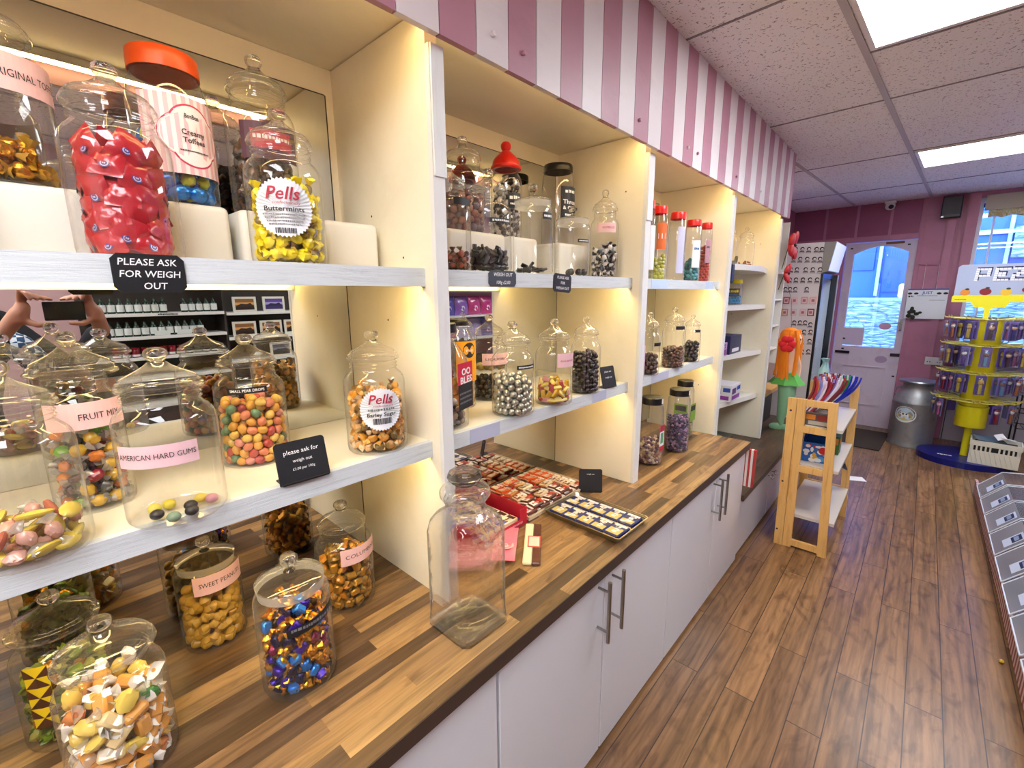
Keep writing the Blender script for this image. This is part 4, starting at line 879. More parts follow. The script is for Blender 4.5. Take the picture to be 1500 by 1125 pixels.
# ------------------------------------------------------------------ third bay
def redtub(lab, c, r, h, kinds, H, hl, seed, lab2, px=None, draws=(), pm=None, capm=redp):
    j = pet_jar(lab, c, US, r, h, capm, neck=.86, caph=.10)
    if px: label(j, c, US, r, *px, pm, draws)
    if kinds: heap(c, US+.004, r-.004, H, hl, kinds, 'small_sweet', 'sweet', lab2, seed)
lblw = mat('white_label')
redtub('plastic tub with a white label half hidden behind the second cream upright', (-.33, 1.93), .040, .33, None, 0, 0, 0, '', ((951, 370), (958, 370), (955, 330), (955, 395)), (), lblw)
redtub('red lidded tub with an orange diamond label and yellow green sweets', (-.33, 2.06), .040, .325, [(s_ball(.010, gem('#c8c832')), '', 2), (s_ball(.010, gem('#e0dc8a')), '', 1)], .12, .010, 61, 'yellow green sweets in the orange diamond tub', ((962, 345), (976, 345), (970, 326), (970, 365)), [rect(-.35, .35, -.1, .1, 2)], mat('orange_diamond', '#d96a2a', .5))
redtub('empty red lidded tub with a shiny white label beside the orange diamond tub', (-.33, 2.27), .0425, .325, None, 0, 0, 0, '', ((992, 360), (1002, 360), (997, 332), (997, 400)), (), mat('lilac_label', '#c3c6e8', .3))
redtub('red lidded tub of teal blue sweets with a white label', (-.31, 2.425), .0415, .305, [(s_ball(.010, gem('#1c7f8a')), '', 2), (s_ball(.010, gem('#4fb0b4')), '', 1)], .12, .010, 62, 'teal blue sweets in the red lidded tub', ((1014, 370), (1025, 370), (1020, 352), (1020, 392)), [scb(4, .2, .1, -.3, .3, 1)], lblw)
redtub('orange red lidded tub of red sweets against the third cream upright', (-.33, 2.667), .032, .318, [(s_ball(.010, gem('#d8402a')), '', 2), (s_ball(.010, gem('#c22a3a')), '', 1)], .2, .010, 63, 'red sweets in the tub against the third upright', ((1033, 370), (1040, 370), (1037, 352), (1037, 385)), [scb(1, .2, .1, -.3, .3, 1)], mat('mixed_label', '#b48aa0', .4))
c = (-.55, 2.10)
std_jar('clear glass jar standing behind the red lidded tubs in the third bay', c, US, .06, .40, group='glass sweet jars')
def cball(x, nm): return s_ball(.0125, gem(x, None, .3, .4), nu=9, nv=6)
for c, r, h, col, cols, H, rr, seed, lab, ind, px in (((-.295, 1.945), .050, .285, 'brown', ('#4a2e20', '#5c3a28', '#33201a'), .105, .0125, 71, 'glass sweet jar of large brown chocolate balls beside the second upright', True, ((958, 505), (971, 504), (965, 502), (965, 507))), ((-.293, 2.215), .056, .30, 'reddish brown', ('#6a3a26', '#4f2a1c', '#7d4a34'), .118, .0085, 72, 'glass sweet jar of small reddish brown chocolate beads in the third bay', False, ((990, 480), (1003, 480), (997, 478), (997, 483))), ((-.295, 2.462), .046, .255, 'near black', ('#1c1618', '#2a2022'), .125, .012, 73, 'smaller glass jar of near black chocolate balls at the far end of the third bay', True, ((1018, 485), (1026, 485), (1022, 483), (1022, 487)))):
    j = std_jar(lab, c, MS, r, h, wide=1.05); label(j, c, MS, r, *px, blackm)
    fill(c, MS+.004, r-.0045, H, rr, [(s_ball(rr*.98, gem(x, None, .3, .4), nu=8, nv=6), col+' chocolate ball in a third bay jar', 1) for x in cols], 'chocolate_ball', 'sweet', col+' chocolate balls', seed, .6, rest='heap of %s chocolate balls inside their jar' % col, single=ind)
o = MB().rbox(-.29, -.24, 1.775, 1.80, MS, MS+.15, .003).build('sweet_box', mat('pale_pink_box', '#d8b8d0', .5)); tag(o, 'slim pale pink box tucked against the second upright on the third bay shelf', 'box')
for c, w, h, H, cols, rr, seed, lab, ll, draws, lm in (((-.288, 2.0), .056, .33, .13, ('#d9b48a', '#e8d3b0', '#a9745a', '#7a4a6a'), .0075, 81, 'square plastic tub of crunchy crumbs with a red, white and green label', 'crunchy coloured crumbs in the square tub', [rect(-.5, .5, .25, .5, 3), rect(-.5, .5, -.5, -.3, 3), rect(-.3, .3, -.2, .2, 6)], lblw), ((-.262, 2.262), .0565, .33, .18, ('#6a4a86', '#8a6aa0', '#4a3a5c', '#b98ab0', '#3a3a52'), .007, 82, 'square plastic tub of tiny purple beads', 'tiny purple beads in the square tub', None, None), ((-.33, 2.515), .05, .33, .12, ('#7a8a4a', '#b9a86a', '#8a6a4a'), .008, 83, 'square plastic tub with a green label behind the purple beads', 'olive crumbs in the square tub behind', [rect(-.4, .4, .1, .4, 1)], mat('green_label', '#7aa33a', .5))):
    j = thing('square_plastic_tub', lab, 'tub', (c[0], c[1], W), 0, 'black lidded square tubs'); sqtub(h, w, 0, black, j, .84, .1)
    if draws:
        for sd in ((0,) if seed == 81 else (3, 0)): panel(j, w, .07 if seed == 81 else .1, .2, draws, [lm, ink, inkw, inkr, inkb, inkg, mat('green_ink', '#4f9a6a', .5)], sd, .5 if seed == 81 else .9)
    MB().box(w*.84+.0036, w*.84+.0042, -.008, .008, h-.028, h-.004).build('lid_tab', white, j)
    ks = [(s_ball(rr, gem(x, None, .5, .1), nu=6, nv=4), '', 1) for x in cols]
    heap(c, W+.007, w*.98, H, rr, ks, 'sweet_crumbs', 'sweet', ll, seed, .55)

# ------------------------------------------------------------------ narrow end bay goods
def bx(name, lab, x0, x1, y0, y1, z0, z1, m_, marks=(), cat='box', grp=None):
    b = MB().rbox(x0, x1, y0, y1, z0, z1, .0015, 0, None, 1); mats = [m_]
    for (u0, u1, v0, v1, mt) in marks:   # printed on the aisle face
        if mt not in mats: mats.append(mt)
        q = mats.index(mt); yy = lambda u: y0+(y1-y0)*u; zz = lambda v: z0+(z1-z0)*v
        b.add([(x1+.0006, yy(u0), zz(v0)), (x1+.0006, yy(u1), zz(v0)), (x1+.0006, yy(u1), zz(v1)), (x1+.0006, yy(u0), zz(v1))], [(0, 1, 2, 3)], q)
        b.add([(x0+(x1-x0)*u0, y0-.0006, zz(v0)), (x0+(x1-x0)*u1, y0-.0006, zz(v0)), (x0+(x1-x0)*u1, y0-.0006, zz(v1)), (x0+(x1-x0)*u0, y0-.0006, zz(v1))], [(0, 1, 2, 3)], q)
    return tag(b.build(name, mats), lab, cat, grp)
z = 1.7355
j = pet_jar('slim red capped bottle on the curved shelf of the end bay', (-.40, 3.06), z, .03, .27, redp, neck=.7); label(j, (-.40, 3.06), z, .03, (1084, 350), (1088, 350), (1086, 332), (1086, 362), mat('violet_label', '#6a5ab0', .5))
j = std_jar('clear glass jar in the middle of the curved shelf of the end bay', (-.40, 3.28), z, .05, .27)
c = (-.36, 3.52)
j = std_jar('pink labelled clear jar with few rust coloured sweets on the curved shelf', c, z, .055, .27); label(j, c, z, .055, (1112, 360), (1124, 360), (1118, 354), (1118, 366), pinkl)
heap(c, z+.004, .05, .025, .011, [(s_slab(.011, gem('#a0522a')), '', 1)], 'boiled_sweet', 'sweet', 'rust coloured sweets in the last jar of the curved shelf', 91)
sc = thing('sweet_scoop', 'black plastic sweet scoop hanging over the edge of the curved shelf', 'scoop', (-.33, 3.0, 1.737))
MB().tube([(-.02, .30, .055), (.0, .22, .02), (.0, .12, .012), (.02, .02, .0), (.03, -.03, -.02)], .011, 8).build('handle', black, sc)
MB().rbox(.01, .07, -.075, -.01, -.12, .0, .012, 0, None, 2).build('bowl', black, sc)
put('orange_bag', MB().ell((0, 0, .022), (.05, .06, .024), 12, 8, 0, None, .05, random.Random(2)).mesh('bag', [mat('orange_bag', '#d9803a', .4)]), 'small orange bag on the curved shelf behind the scoop', 'bag', (-.41, 3.17, z+.0005))
for c, col, lab, seed in (((-.43, 3.12), '#e8a81c', 'yellow lidded tub of amber gummy sweets in the end bay', 92), ((-.40, 3.46), '#3a9ad8', 'yellow lidded tub of blue gummy sweets in the end bay', 93)):
    j = pet_jar(lab, c, 1.4755, .062, .175, yellowp, neck=.9, caph=.15, group='yellow lidded tubs')
    a = facing(c); S = Cyl(.0632, a, .085); m = MB(); patch(m, S, -.045, .045, -.025, .03, 0, 0, 8); scribble(m, S, -.035, .035, .01, .02, 2, .0006, seed); scribble(m, S, -.03, .03, -.012, .01, 3, .0006, seed+1); m.build('label', [mat('dark_print_label', '#4a4a32', .5), ink, mat('yellow_ink', '#e8c83a', .5), inkb], j)
    heap(c, 1.48, .057, .065, .011, [(s_ball(.011, gem(col, None, .3, .3), (1.2, .9, .8)), '', 1)], 'gummy_sweet', 'sweet', lab.split(' of ')[1].split(' in ')[0]+' in their yellow lidded tub', seed)
purm = mat('purple_card', '#8a2a9a', .4); lil = mat('lilac_card', '#c9b0d8', .4); darkbox = mat('dark_box', '#1c1a24', .4); wcard = mat('white_card', '#e0dde4', .5)
bx('sweet_box', 'purple and lilac printed sweet box at the front of the third end bay shelf', -.52, -.36, 3.02, 3.30, 1.131, 1.225, lil, [(.05, .95, .1, .5, purm), (.1, .9, .6, .9, purm), (.15, .85, .65, .8, wcard)], grp='boxes in the end bay')
bx('sweet_box', 'dark sweet box with white print standing at the back of the third end bay shelf', -.625, -.545, 2.83, 3.25, 1.131, 1.29, darkbox, [(.2, .8, .55, .75, mat('grey_print', '#b9b9c4', .5))], grp='boxes in the end bay')
bx('sweet_box', 'navy box at the far end of the third end bay shelf', -.50, -.36, 3.36, 3.62, 1.131, 1.26, mat('navy_card', '#23264e', .4), [(.2, .8, .1, .3, wcard)], grp='boxes in the end bay')
o = thing('display_box', 'open yellow display box on the lowest slanted shelf of the end bay', 'box', (-.47, 3.02, .786))
ym = mat('yellow_card', '#e6dc2a', .5)
m = MB().box(-.08, .10, 0, .004, 0, .16).box(-.08, -.076, .004, .22, 0, .20).box(-.08, .10, .22, .224, 0, .22).box(-.08, .10, .004, .22, 0, .004).box(.096, .10, .004, .22, .004, .07)
m.build('carton', ym, o); MB().box(-.07, .09, .01, .21, .005, .06).build('contents', mat('dark_yellow', '#7a6a1c', .6), o)
bx('sweet_box', 'white and purple carton beside the open yellow box in the end bay', -.47, -.33, 3.38, 3.60, .786, .905, wcard, [(.1, .9, .1, .35, purm), (.1, .5, .45, .8, mat('violet_print', '#5a3a7a', .5)), (.6, .95, .6, .85, mat('blue_print', '#2a4ab0', .5))], grp='boxes in the end bay')
tb_ = thing('clear_tray', 'clear plastic tray of mixed bagged sweets at the foot of the end bay', 'tray', (-.46, 3.25, .421))
m = MB(); m.box(-.14, .14, -.22, .22, 0, .003).box(-.14, -.137, -.22, .22, .003, .13).box(.137, .14, -.22, .22, .003, .10).box(-.137, .137, -.22, -.217, .003, .11).box(-.137, .137, .217, .22, .003, .11); m.build('shell', pet, tb_)
R = random.Random(5)
for i, (col, lab) in enumerate((('#e2a3a0', 'pink'), ('#8ac47a', 'green'), ('#e8d09a', 'cream'), ('#b8a0d0', 'lilac'), ('#e8c04a', 'yellow'), ('#6ab08a', 'teal green'), ('#d8d0e0', 'pale'))):
    q = s_packet(.11, .09, .05, mat('bag_'+col, col, .25, coat=.5), wrapc, white)
    put('bagged_sweets', q, '%s bag of sweets in the clear tray at the foot of the end bay' % lab, 'bag', (-.53+.13*(i % 2)+R.uniform(-.01, .01), 3.09+.055*i, .45+.03*(i % 3)), (R.uniform(-.3, .3), R.uniform(-.3, .3), R.uniform(0, 3)), 'bagged sweets in the clear tray')
sb = thing('paper_bag_bundle', 'red and white striped paper bags hanging at the end of the long worktop', 'paper bags', (0, 2.662, .70))
m = MB()
for k in range(7): m.box(-.055+.012*k, -.055+.012*(k+1), .0, .022, -.22, .0, k % 2)
m.build('bags', [mat('bag_red', '#b0322e', .6), mat('bag_white', '#e6dcd2', .6)], sb)
MB().tube([(-.02, .011, 0), (-.02, .011, .03)], .004).build('hook', steel, sb)

# ------------------------------------------------------------------ signs and cards
def card(lab, p0, p1, h, lines, tilt=.25, name='sign_card', thick=.003):
    p0, p1 = Vector(p0), Vector(p1); u = (p1-p0); w = u.length; u.normalize(); n = Vector((u.y, -u.x, 0)); up = Vector((0, 0, 1))
    j = thing(name, lab, 'sign', p0, math.atan2(u.y, u.x))
    ct_, st_ = math.cos(tilt), math.sin(tilt); m = MB()
    # card leans back from its front edge: local x along, -y front, z up
    X = Matrix.Rotation(-tilt, 4, 'X')
    poly = [(0, 0), (w, 0), (w, h-.006), (w-.002, h-.002), (w-.006, h), (.006, h), (.002, h-.002), (0, h-.006)]
    m.prism(poly, -thick/2, thick/2, 0, X @ Matrix.Rotation(PI/2, 4, 'X'))
    S = Flat(X @ Vector((w/2, -thick/2-.0002, h/2)), (1, 0, 0), X.to_3x3() @ Vector((0, 0, 1)))
    for t_, hh, v in lines: write(m, S, t_, hh, 0, v*h, 1, .0004)
    m.build('card', [blackm, inkw], j); MB().box(.004, w-.004, -.006, .035, .0, .003).build('foot', blackm, j)
    return j
card('black price card reading please ask for weigh out beside the barley sugar jar', (-.266, .303, MS+.001), (-.262, .402, MS+.001), .083, [('please ask for', .0125, .24), ('weigh out', .0095, .02), ('£2.00 per 100g', .0072, -.18)])
card('small black card with white writing beside the narrow jar of black balls', (-.275, 1.52, MS+.001), (-.262, 1.60, MS+.001), .085, [('please ask', .010, .25), ('weigh out', .010, -.02)])
card('blank backed black card standing behind the tin tray of bars', (-.355, 1.487, W+.001), (-.28, 1.548, W+.001), .095, [('weigh out', .008, .28)], .2)
def lipsign(lab, y0, y1, z0, z1, lines, rot=0, m_=None):
    m = MB(); w, h = y1-y0, z1-z0; q = .008
    poly = [(-w/2+q, -h/2), (w/2-q, -h/2), (w/2, -h/2+q), (w/2, h/2-q), (w/2-q, h/2), (-w/2+q, h/2), (-w/2, h/2-q), (-w/2, -h/2+q)]
    X = Matrix(((0, 0, 1, 0), (1, 0, 0, 0), (0, 1, 0, 0), (0, 0, 0, 1)))
    m.prism(poly, 0, .003, 0, X); S = Flat((.0032, 0, 0), (0, 1, 0), (0, 0, 1))
    for t_, hh, v, u in lines: write(m, S, t_, hh, u*w, v*h, 1, .0004, None, .008, .15)
    o = m.build('chalk_sign', [m_ or mat('chalkboard', '#14161a', .45), inkw]); o.location = (-.2678, (y0+y1)/2, (z0+z1)/2); o.rotation_euler = (rot, 0, 0); return tag(o, lab, 'sign')
lipsign('large black chalk sign reading PLEASE ASK FOR WEIGH OUT below the red packets jar', .108, .198, 1.567, 1.624, [('PLEASE ASK', .0140, .28, -.02), ('FOR WEIGH', .0140, -.03, .0), ('OUT', .0140, -.34, .04)])
lipsign('grey chalk sign reading WEIGH OUT 100g £2.00 under the liquorice jar', .887, .997, 1.582, 1.625, [('WEIGH OUT', .0135, .25, 0), ('100g £2.00', .0130, -.25, 0)], 0, mat('grey_chalkboard', '#3c414c', .5))
lipsign('small black chalk sign reading PLEASE ASK FOR WEIGH OUT under the smallest jar', 1.178, 1.274, 1.566, 1.624, [('PLEASE ASK', .0125, .29, 0), ('FOR', .0125, 0, 0), ('WEIGH OUT', .0125, -.29, 0)], -.06)

# ------------------------------------------------------------------ chocolate bars on the worktop
def bar_mesh(w, l, h, m1, m2, m3, pat=0):
    m = MB(); b = .004; e = .008
    m.rbox(-w/2, w/2, -l/2+e, l/2-e, 0, h, .003, 0, None, 1)
    for s in (-1, 1): m.box(-w/2, w/2, min(s*(l/2-e), s*l/2), max(s*(l/2-e), s*l/2), h*.35, h*.5, 1)
    R = random.Random(pat); S = Flat((0, 0, h+.0004), (1, 0, 0), (0, 1, 0)); patch(m, S, -w*.42, w*.42, -l*.36, l*R.uniform(-.1, .06), 1, 0, 1)
    for _ in range(5): disc(m, S, R.uniform(-w*.3, w*.3), R.uniform(-l*.32, l*.32), w*R.uniform(.06, .16), R.choice((0, 1, 2, 2)), .0001*_+.0001, 7)
    scribble(m, Flat((0, l*.04, h+.0006), (0, 1, 0), (-1, 0, 0)), -l*.3, l*.26, 0, w*.34, 2, .0002, pat)
    patch(m, S, -w*.42, w*.42, l*.22, l*.36, 2, .0002, 1)
    return m.mesh('bar', [m1, m2, m3])
cm = lambda a: mat('wrap_'+a, a, .3, coat=.3)
tray = thing('tin_tray', 'shallow tin tray of blue and yellow bars at the worktop edge', 'tray', (-.182, 1.335, W+.0005), -.02)
m = MB(); hw_, hl = .157, .103
ring = lambda a, b, z: [(a*sx*(1 if k else .93), b*sy*(.93 if k else 1), z) for sx, sy, k in ((1, 1, 1), (1, 1, 0), (-1, 1, 0), (-1, 1, 1), (-1, -1, 1), (-1, -1, 0), (1, -1, 0), (1, -1, 1))]
rs = [ring(hw_-.008, hl-.008, 0), ring(hw_, hl, .022), ring(hw_+.004, hl+.004, .022), ring(hw_+.002, hl+.002, .018), ring(hw_-.004, hl-.004, .0185), ring(hw_-.011, hl-.011, .002)]
vs = [p for r_ in rs for p in r_]; fs = []
for i in range(5):
    for k in range(8): fs.append((i*8+k, i*8+(k+1) % 8, (i+1)*8+(k+1) % 8, (i+1)*8+k))
fs += [tuple(range(7, -1, -1)), tuple(40+k for k in range(8))]; m.add(vs, fs); m.build('pan', tin, tray)
bb = [bar_mesh(.0575, .097, .016, cm('#20265e'), cm('#c4ae64'), cm('#dcd4cc'), k) for k in range(4)]
for i in range(5):
    for k in range(2):
        put('chocolate_bar', bb[(i+k) % 4], 'blue and yellow wrapped bar in the tin tray', 'chocolate bar', (-.182+(i-2)*.058, 1.335+(k-.5)*.095, W+.0045), (0, 0, -.02+random.uniform(-.05, .05)), 'bars in the tin tray')
box_t = thing('bar_display_tray', 'low dark tray packed with orange, red and brown wrapped bars below the second bay mirror', 'tray', (-.495, 1.36, W+.0005))
m = MB().box(-.145, .145, -.2, .2, 0, .004).box(-.145, -.141, -.2, .2, .004, .014).box(.141, .145, -.2, .2, .004, .012).box(-.141, .141, -.2, -.196, .004, .014).box(-.141, .141, .196, .2, .004, .014); m.build('carton', mat('cream_carton', '#cbb79a', .6), box_t)
pal = {'red and cream': ('#c8301e', '#ead6b8', '#f0e6da'), 'orange': ('#dd5a1e', '#e9b48a', '#f0e0cc'), 'brown and white': ('#5a2e20', '#e8e0d4', '#c03a2a'), 'cream and brown': ('#d9c09a', '#7a4228', '#f0e9e0'), 'tan and red': ('#b9763e', '#c22a22', '#efe4d4')}
bm_ = {k: bar_mesh(.034, .074, .014, cm(v[0]), cm(v[1]), cm(v[2]), i+10) for i, (k, v) in enumerate(pal.items())}
rowk = [['red and cream', 'orange', 'tan and red'], ['red and cream', 'orange'], ['orange', 'tan and red'], ['tan and red', 'cream and brown'], ['cream and brown', 'brown and white'], ['brown and white', 'cream and brown'], ['brown and white']]
for i in range(7):
    for k in range(5):
        kd = rowk[i][(k+i) % len(rowk[i])]
        put('chocolate_bar', bm_[kd], kd+' wrapped bar in the low dark tray', 'chocolate bar', (-.614+i*.0385, 1.2+k*.077, W+.0055), (random.uniform(-.04, .04), random.uniform(-.08, .08), random.uniform(-.07, .07)), 'bars in the low dark tray')
for i in range(6):
    for k in range(3):
        kd = rowk[min(6, i+1)][(k) % len(rowk[min(6, i+1)])]
        put('chocolate_bar', bm_[kd], kd+' wrapped bar lying on top of the others in the low dark tray', 'chocolate bar', (-.595+i*.042, 1.24+k*.085, W+.0215), (random.uniform(-.1, .1), random.uniform(-.12, .12), random.uniform(-.2, .2)), 'top layer of bars in the low dark tray')
rb = thing('red_display_box', 'red cardboard display box holding blue and cream bars behind the square glass jar', 'box', (-.495, 1.01, W+.0005))
rc_ = mat('red_card', '#b5182e', .5)
m = MB().box(-.145, .145, -.135, .135, 0, .003).box(-.145, .145, .132, .135, .003, .062).box(-.145, -.142, -.135, .132, .003, .062).box(-.142, .145, -.135, -.132, .003, .062).box(.142, .145, -.132, .132, .003, .024).box(.142, .145, .10, .132, .024, .062)
m.build('carton', rc_, rb); m = MB(); scribble(m, Flat((.1456, .05, .013), (0, 1, 0), (0, 0, 1)), -.06, .06, 0, .009, 0, .0002, 3); m.build('print', mat('pale_pink_ink', '#e8a0ac', .5), rb)
b2 = [bar_mesh(.040, .115, .018, cm('#e6d3b0'), cm('#3a52b4'), cm('#4a2a1c'), k+30) for k in range(3)]
for i in range(6):
    for k in range(2): put('chocolate_bar', b2[(i+k) % 3], 'cream and blue wrapped bar in the red display box', 'chocolate bar', (-.605+i*.044, .945+k*.12, W+.005+.001*i), (0, random.uniform(-.06, .06), random.uniform(-.04, .04)), 'bars in the red display box')
pkb = s_packet(.074, .20, .024, mat('pink_bag', '#e77a8a', .3, coat=.6), mat('pale_pink_bag', '#f0c9c4', .4), mat('bag_mark', '#d98a90', .5))
put('sweet_bag', pkb, 'pink sweet bag lying on the worktop behind the square glass jar', 'bag', (-.30, .978, W+.0135), (.0, 0, .66))
cb = thing('wrapped_chocolate_bar', 'cream and brown wrapped bar lying beside the pink bag', 'chocolate bar', (-.240, 1.045, W+.0005), .66)
MB().rbox(-.028, .0, -.12, .12, 0, .012, .003, 0, None, 1).rbox(.0, .027, -.12, .12, 0, .0118, .003, 1, None, 1).build('wrapper', [mat('cream_wrapper', '#e6d8b0', .35), mat('brown_wrapper', '#5e3a2c', .3)], cb)
m = MB(); patch(m, Flat((.004, .0, .0126), (1, 0, 0), (0, 1, 0)), -.02, .022, -.035, .035, 1, 0, 1); patch(m, Flat((.004, .0, .0129), (1, 0, 0), (0, 1, 0)), -.016, .018, -.029, .029, 0, 0, 1); m.build('label', [mat('pale_peach', '#ecc9b4', .5), mat('label_red', '#c8584a', .5)], cb)
pkt = s_packet(.09, .13, .028, mat('clear_pink_bag', '#d99a9e', .25, coat=.6), mat('pale_pink_bag'), mat('bag_mark'))
put('sweet_bag', pkt, 'second pale pink sweet bag seen through the square glass jar', 'bag', (-.335, .865, W+.015), (.0, 0, .6))
# ------------------------------------------------------------------ pine rack
pine = MATS['pine']; shelfw = mat('pale_shelf_board', '#c9bfb4', .45)
rk = thing('pine_rack', 'pine folding shelf rack standing in the aisle by the low worktop', 'rack', (0, 0, 0))
def post(x0, x1, y, w=.022, d=.042, z=.945):
    m = MB(); v = [(x0, y, 0), (x0+.045, y, 0), (x1+.045, y, z), (x1, y, z)]
    m.add([(a, b, c) for a, b, c in v]+[(a, b+w, c) for a, b, c in v], [(0, 1, 2, 3), (7, 6, 5, 4), (0, 4, 5, 1), (1, 5, 6, 2), (2, 6, 7, 3), (3, 7, 4, 0)]); m.build('post', pine, rk)
post(.095, .085, 3.045); post(.142, .132, 3.05); post(.325, .285, 3.045)
post(.095, .085, 3.74); post(.345, .32, 3.74)
for z in (.905, .745, .50, .015): MB().box(.135 if z > .1 else .175, .30 if z > .3 else .35, 3.048, 3.07, z, z+.038).build('rail', pine, rk)
for z in (.745, .50, .19): MB().box(.12, .35, 3.742, 3.76, z, z+.03).build('rail', pine, rk)
for z, w in ((.785, .365), (.54, .372), (.215, .385)): MB().box(.125, w, 3.075, 3.74, z-.018, z).build('shelf', shelfw, rk)
m = MB()
for z in (.10, .42, .87): disc(m, Flat((.105, 3.0445, z), (1, 0, 0), (0, 0, 1)), 0, 0, .006, 0, 0, 10)
m.build('screw', blackm, rk)
lolm = [mat('lolly_'+x, x, .3, coat=.4) for x in ('#7a1f2c', '#e0a030', '#e8e0ea', '#b02a3a', '#8a86c8', '#1f8a2e', '#1f2fb8', '#c8e4c0')]
def lolly(ms, seed):
    R = random.Random(seed); m = MB(); n = 8; ben = R.uniform(.03, .06)
    for s in range(4):
        pts = [(-.05+.085*math.sin(q*1.75)+.012*(s-1.5)*(.5+q), .004*math.sin(7*q+s*1.6), .22*q-.02*q*q) for q in (i/(n-1) for i in range(n))]
        m.tube(pts, [.0045+.0035*math.sin(PI*min(1, .15+i/(n-1)*.8)) for i in range(n)], 6, s % 3, None, True, .8)
    return m.mesh('lolly', ms)
L1 = [lolly([lolm[a], lolm[b], lolm[2]], k) for k, (a, b) in enumerate(((0, 1), (3, 4), (0, 4)))]
LG, LB = lolly([lolm[5], lolm[7], lolm[5]], 7), lolly([lolm[6], lolm[2], lolm[6]], 8)
for i in range(16):
    put('twist_lolly', L1[i % 3], 'red, yellow and white twisted lolly fanned out on the pine rack', 'lollipop', (.165+.022*(i % 3), 3.15+.024*i, .787), (random.uniform(-.10, .10), random.uniform(-.15, .2), random.uniform(-.3, .3)), 'striped twist lollies', 1.3)
for i in range(6):
    put('twist_lolly', [LG, LB][i in (2, 3, 5)], '%s twisted lolly at the far end of the row on the pine rack' % ('blue' if i in (2, 3, 5) else 'green'), 'lollipop', (.21+.03*(i % 3), 3.545+.018*i, .79), (random.uniform(-.06, .06), random.uniform(-.1, .2), random.uniform(-.3, .3)), 'blue twist lollies' if i in (2, 3, 5) else 'green twist lollies', 1.2)
bx('lolly_box', 'dark printed counter box along the front of the top shelf of the pine rack', .165, .30, 3.09, 3.13, .7855, .86, mat('grey_print_box', '#5a5450', .5), [(.1, .45, .5, .9, mat('orange_print', '#d9862a', .5)), (.5, .95, .5, .9, mat('red_print', '#8a2a22', .5)), (.2, .9, .1, .4, mat('grey_strip', '#a8a49a', .5))])
# toys on the middle shelf
tbx = thing('toy_carton', 'blue comic printed toy carton with a jagged open top on the pine rack', 'box', (.17, 3.16, .5405), .06)
cb_ = mat('comic_blue', '#2462b4', .4); 
m = MB().box(0, .15, 0, .003, 0, .12).box(0, .003, .003, .20, 0, .15).box(.147, .15, .003, .20, 0, .15).box(.003, .147, .197, .20, 0, .19).box(.003, .147, .003, .197, 0, .003)
m.build('carton', cb_, tbx)
m = MB(); R = random.Random(9); S = Flat((.075, -.0006, .06), (1, 0, 0), (0, 0, 1))
for k in range(26): disc(m, S, R.uniform(-.06, .06), R.uniform(-.05, .05), R.uniform(.006, .018), R.choice((0, 0, 1, 2, 3, 4)), .0001*k, 7, rx=R.uniform(.008, .022))
disc(m, S, .03, .02, .022, 3, .003, 20)
pm_ = [mat('comic_white', '#e8eef2', .5), mat('comic_yellow', '#e0b030', .5), mat('comic_navy', '#15204a', .5), mat('comic_red', '#c8202a', .5), mat('comic_sky', '#4aa0dc', .5)]
m.build('front_print', pm_, tbx); m = MB(); S = Flat((.1506, .10, .07), (0, 1, 0), (0, 0, 1))
for k in range(14): disc(m, S, R.uniform(-.08, .08), R.uniform(-.05, .05), R.uniform(.008, .02), R.choice((0, 1, 2, 4)), .0001*k, 7)
m.build('side_print', pm_, tbx)
bx('toy_box', 'dark grey toy box leaning behind the comic carton on the pine rack', .15, .22, 3.42, 3.60, .5405, .70, mat('slate_box', '#3a4656', .4), [(.1, .8, .3, .8, mat('comic_sky'))])
bx('toy_box', 'green and orange toy packet behind the comic carton', .26, .33, 3.40, 3.50, .5405, .66, mat('green_packet', '#3f6a2a', .4), [(.1, .9, .55, .9, mat('orange_packet', '#d9802a', .5))])
put('purple_leaflet', MB().box(-.05, .05, -.03, .03, 0, .002).mesh('leaflet', [mat('lilac_leaflet', '#b9a4d4', .5)]), 'lilac leaflet sticking out above the toys on the pine rack', 'leaflet', (.27, 3.58, .70), (.3, .2, .5))
dkb = s_packet(.16, .13, .06, mat('black_bag', '#121316', .35), blackm, blackm)
put('black_bag', dkb, 'black bag slung under the middle shelf of the pine rack', 'bag', (.29, 3.58, .45), (.3, .3, .4))
# ------------------------------------------------------------------ low worktop goods
o = MB().rbox(-.60, -.32, 4.02, 4.60, .4205, .705, .006).build('storage_box', mat('black_box', '#0e0f12', .45)); tag(o, 'black storage box on the low worktop past the end panel', 'box')
o = MB().box(-.60, -.27, 3.96, 4.66, .7055, .735).build('wooden_board', pine); tag(o, 'pine board lying on top of the black storage box', 'board')
o = MB().rbox(-.46, -.38, 4.05, 4.10, .7355, .90, .004).build('grey_bottle_box', mat('grey_card', '#8a8484', .5)); tag(o, 'small grey carton standing on the pine board', 'box')
bp = thing('plastic_bag', 'pale blue green plastic bag bunched up beyond the lollies', 'bag', (.165, 3.67, .7855))
m = MB(); R = random.Random(3); m.lathe([(0, 0), (.03, .005), (.034, .1), (.032, .19), (.036, .25), (.018, .28), (.014, .31), (.024, .335)], 14); m.v = [(x+R.uniform(-.006, .006), y+R.uniform(-.006, .006), z) for x, y, z in m.v]; m.build('film', mat('teal_film', '#8fb8bc', .25, coat=.5), bp)
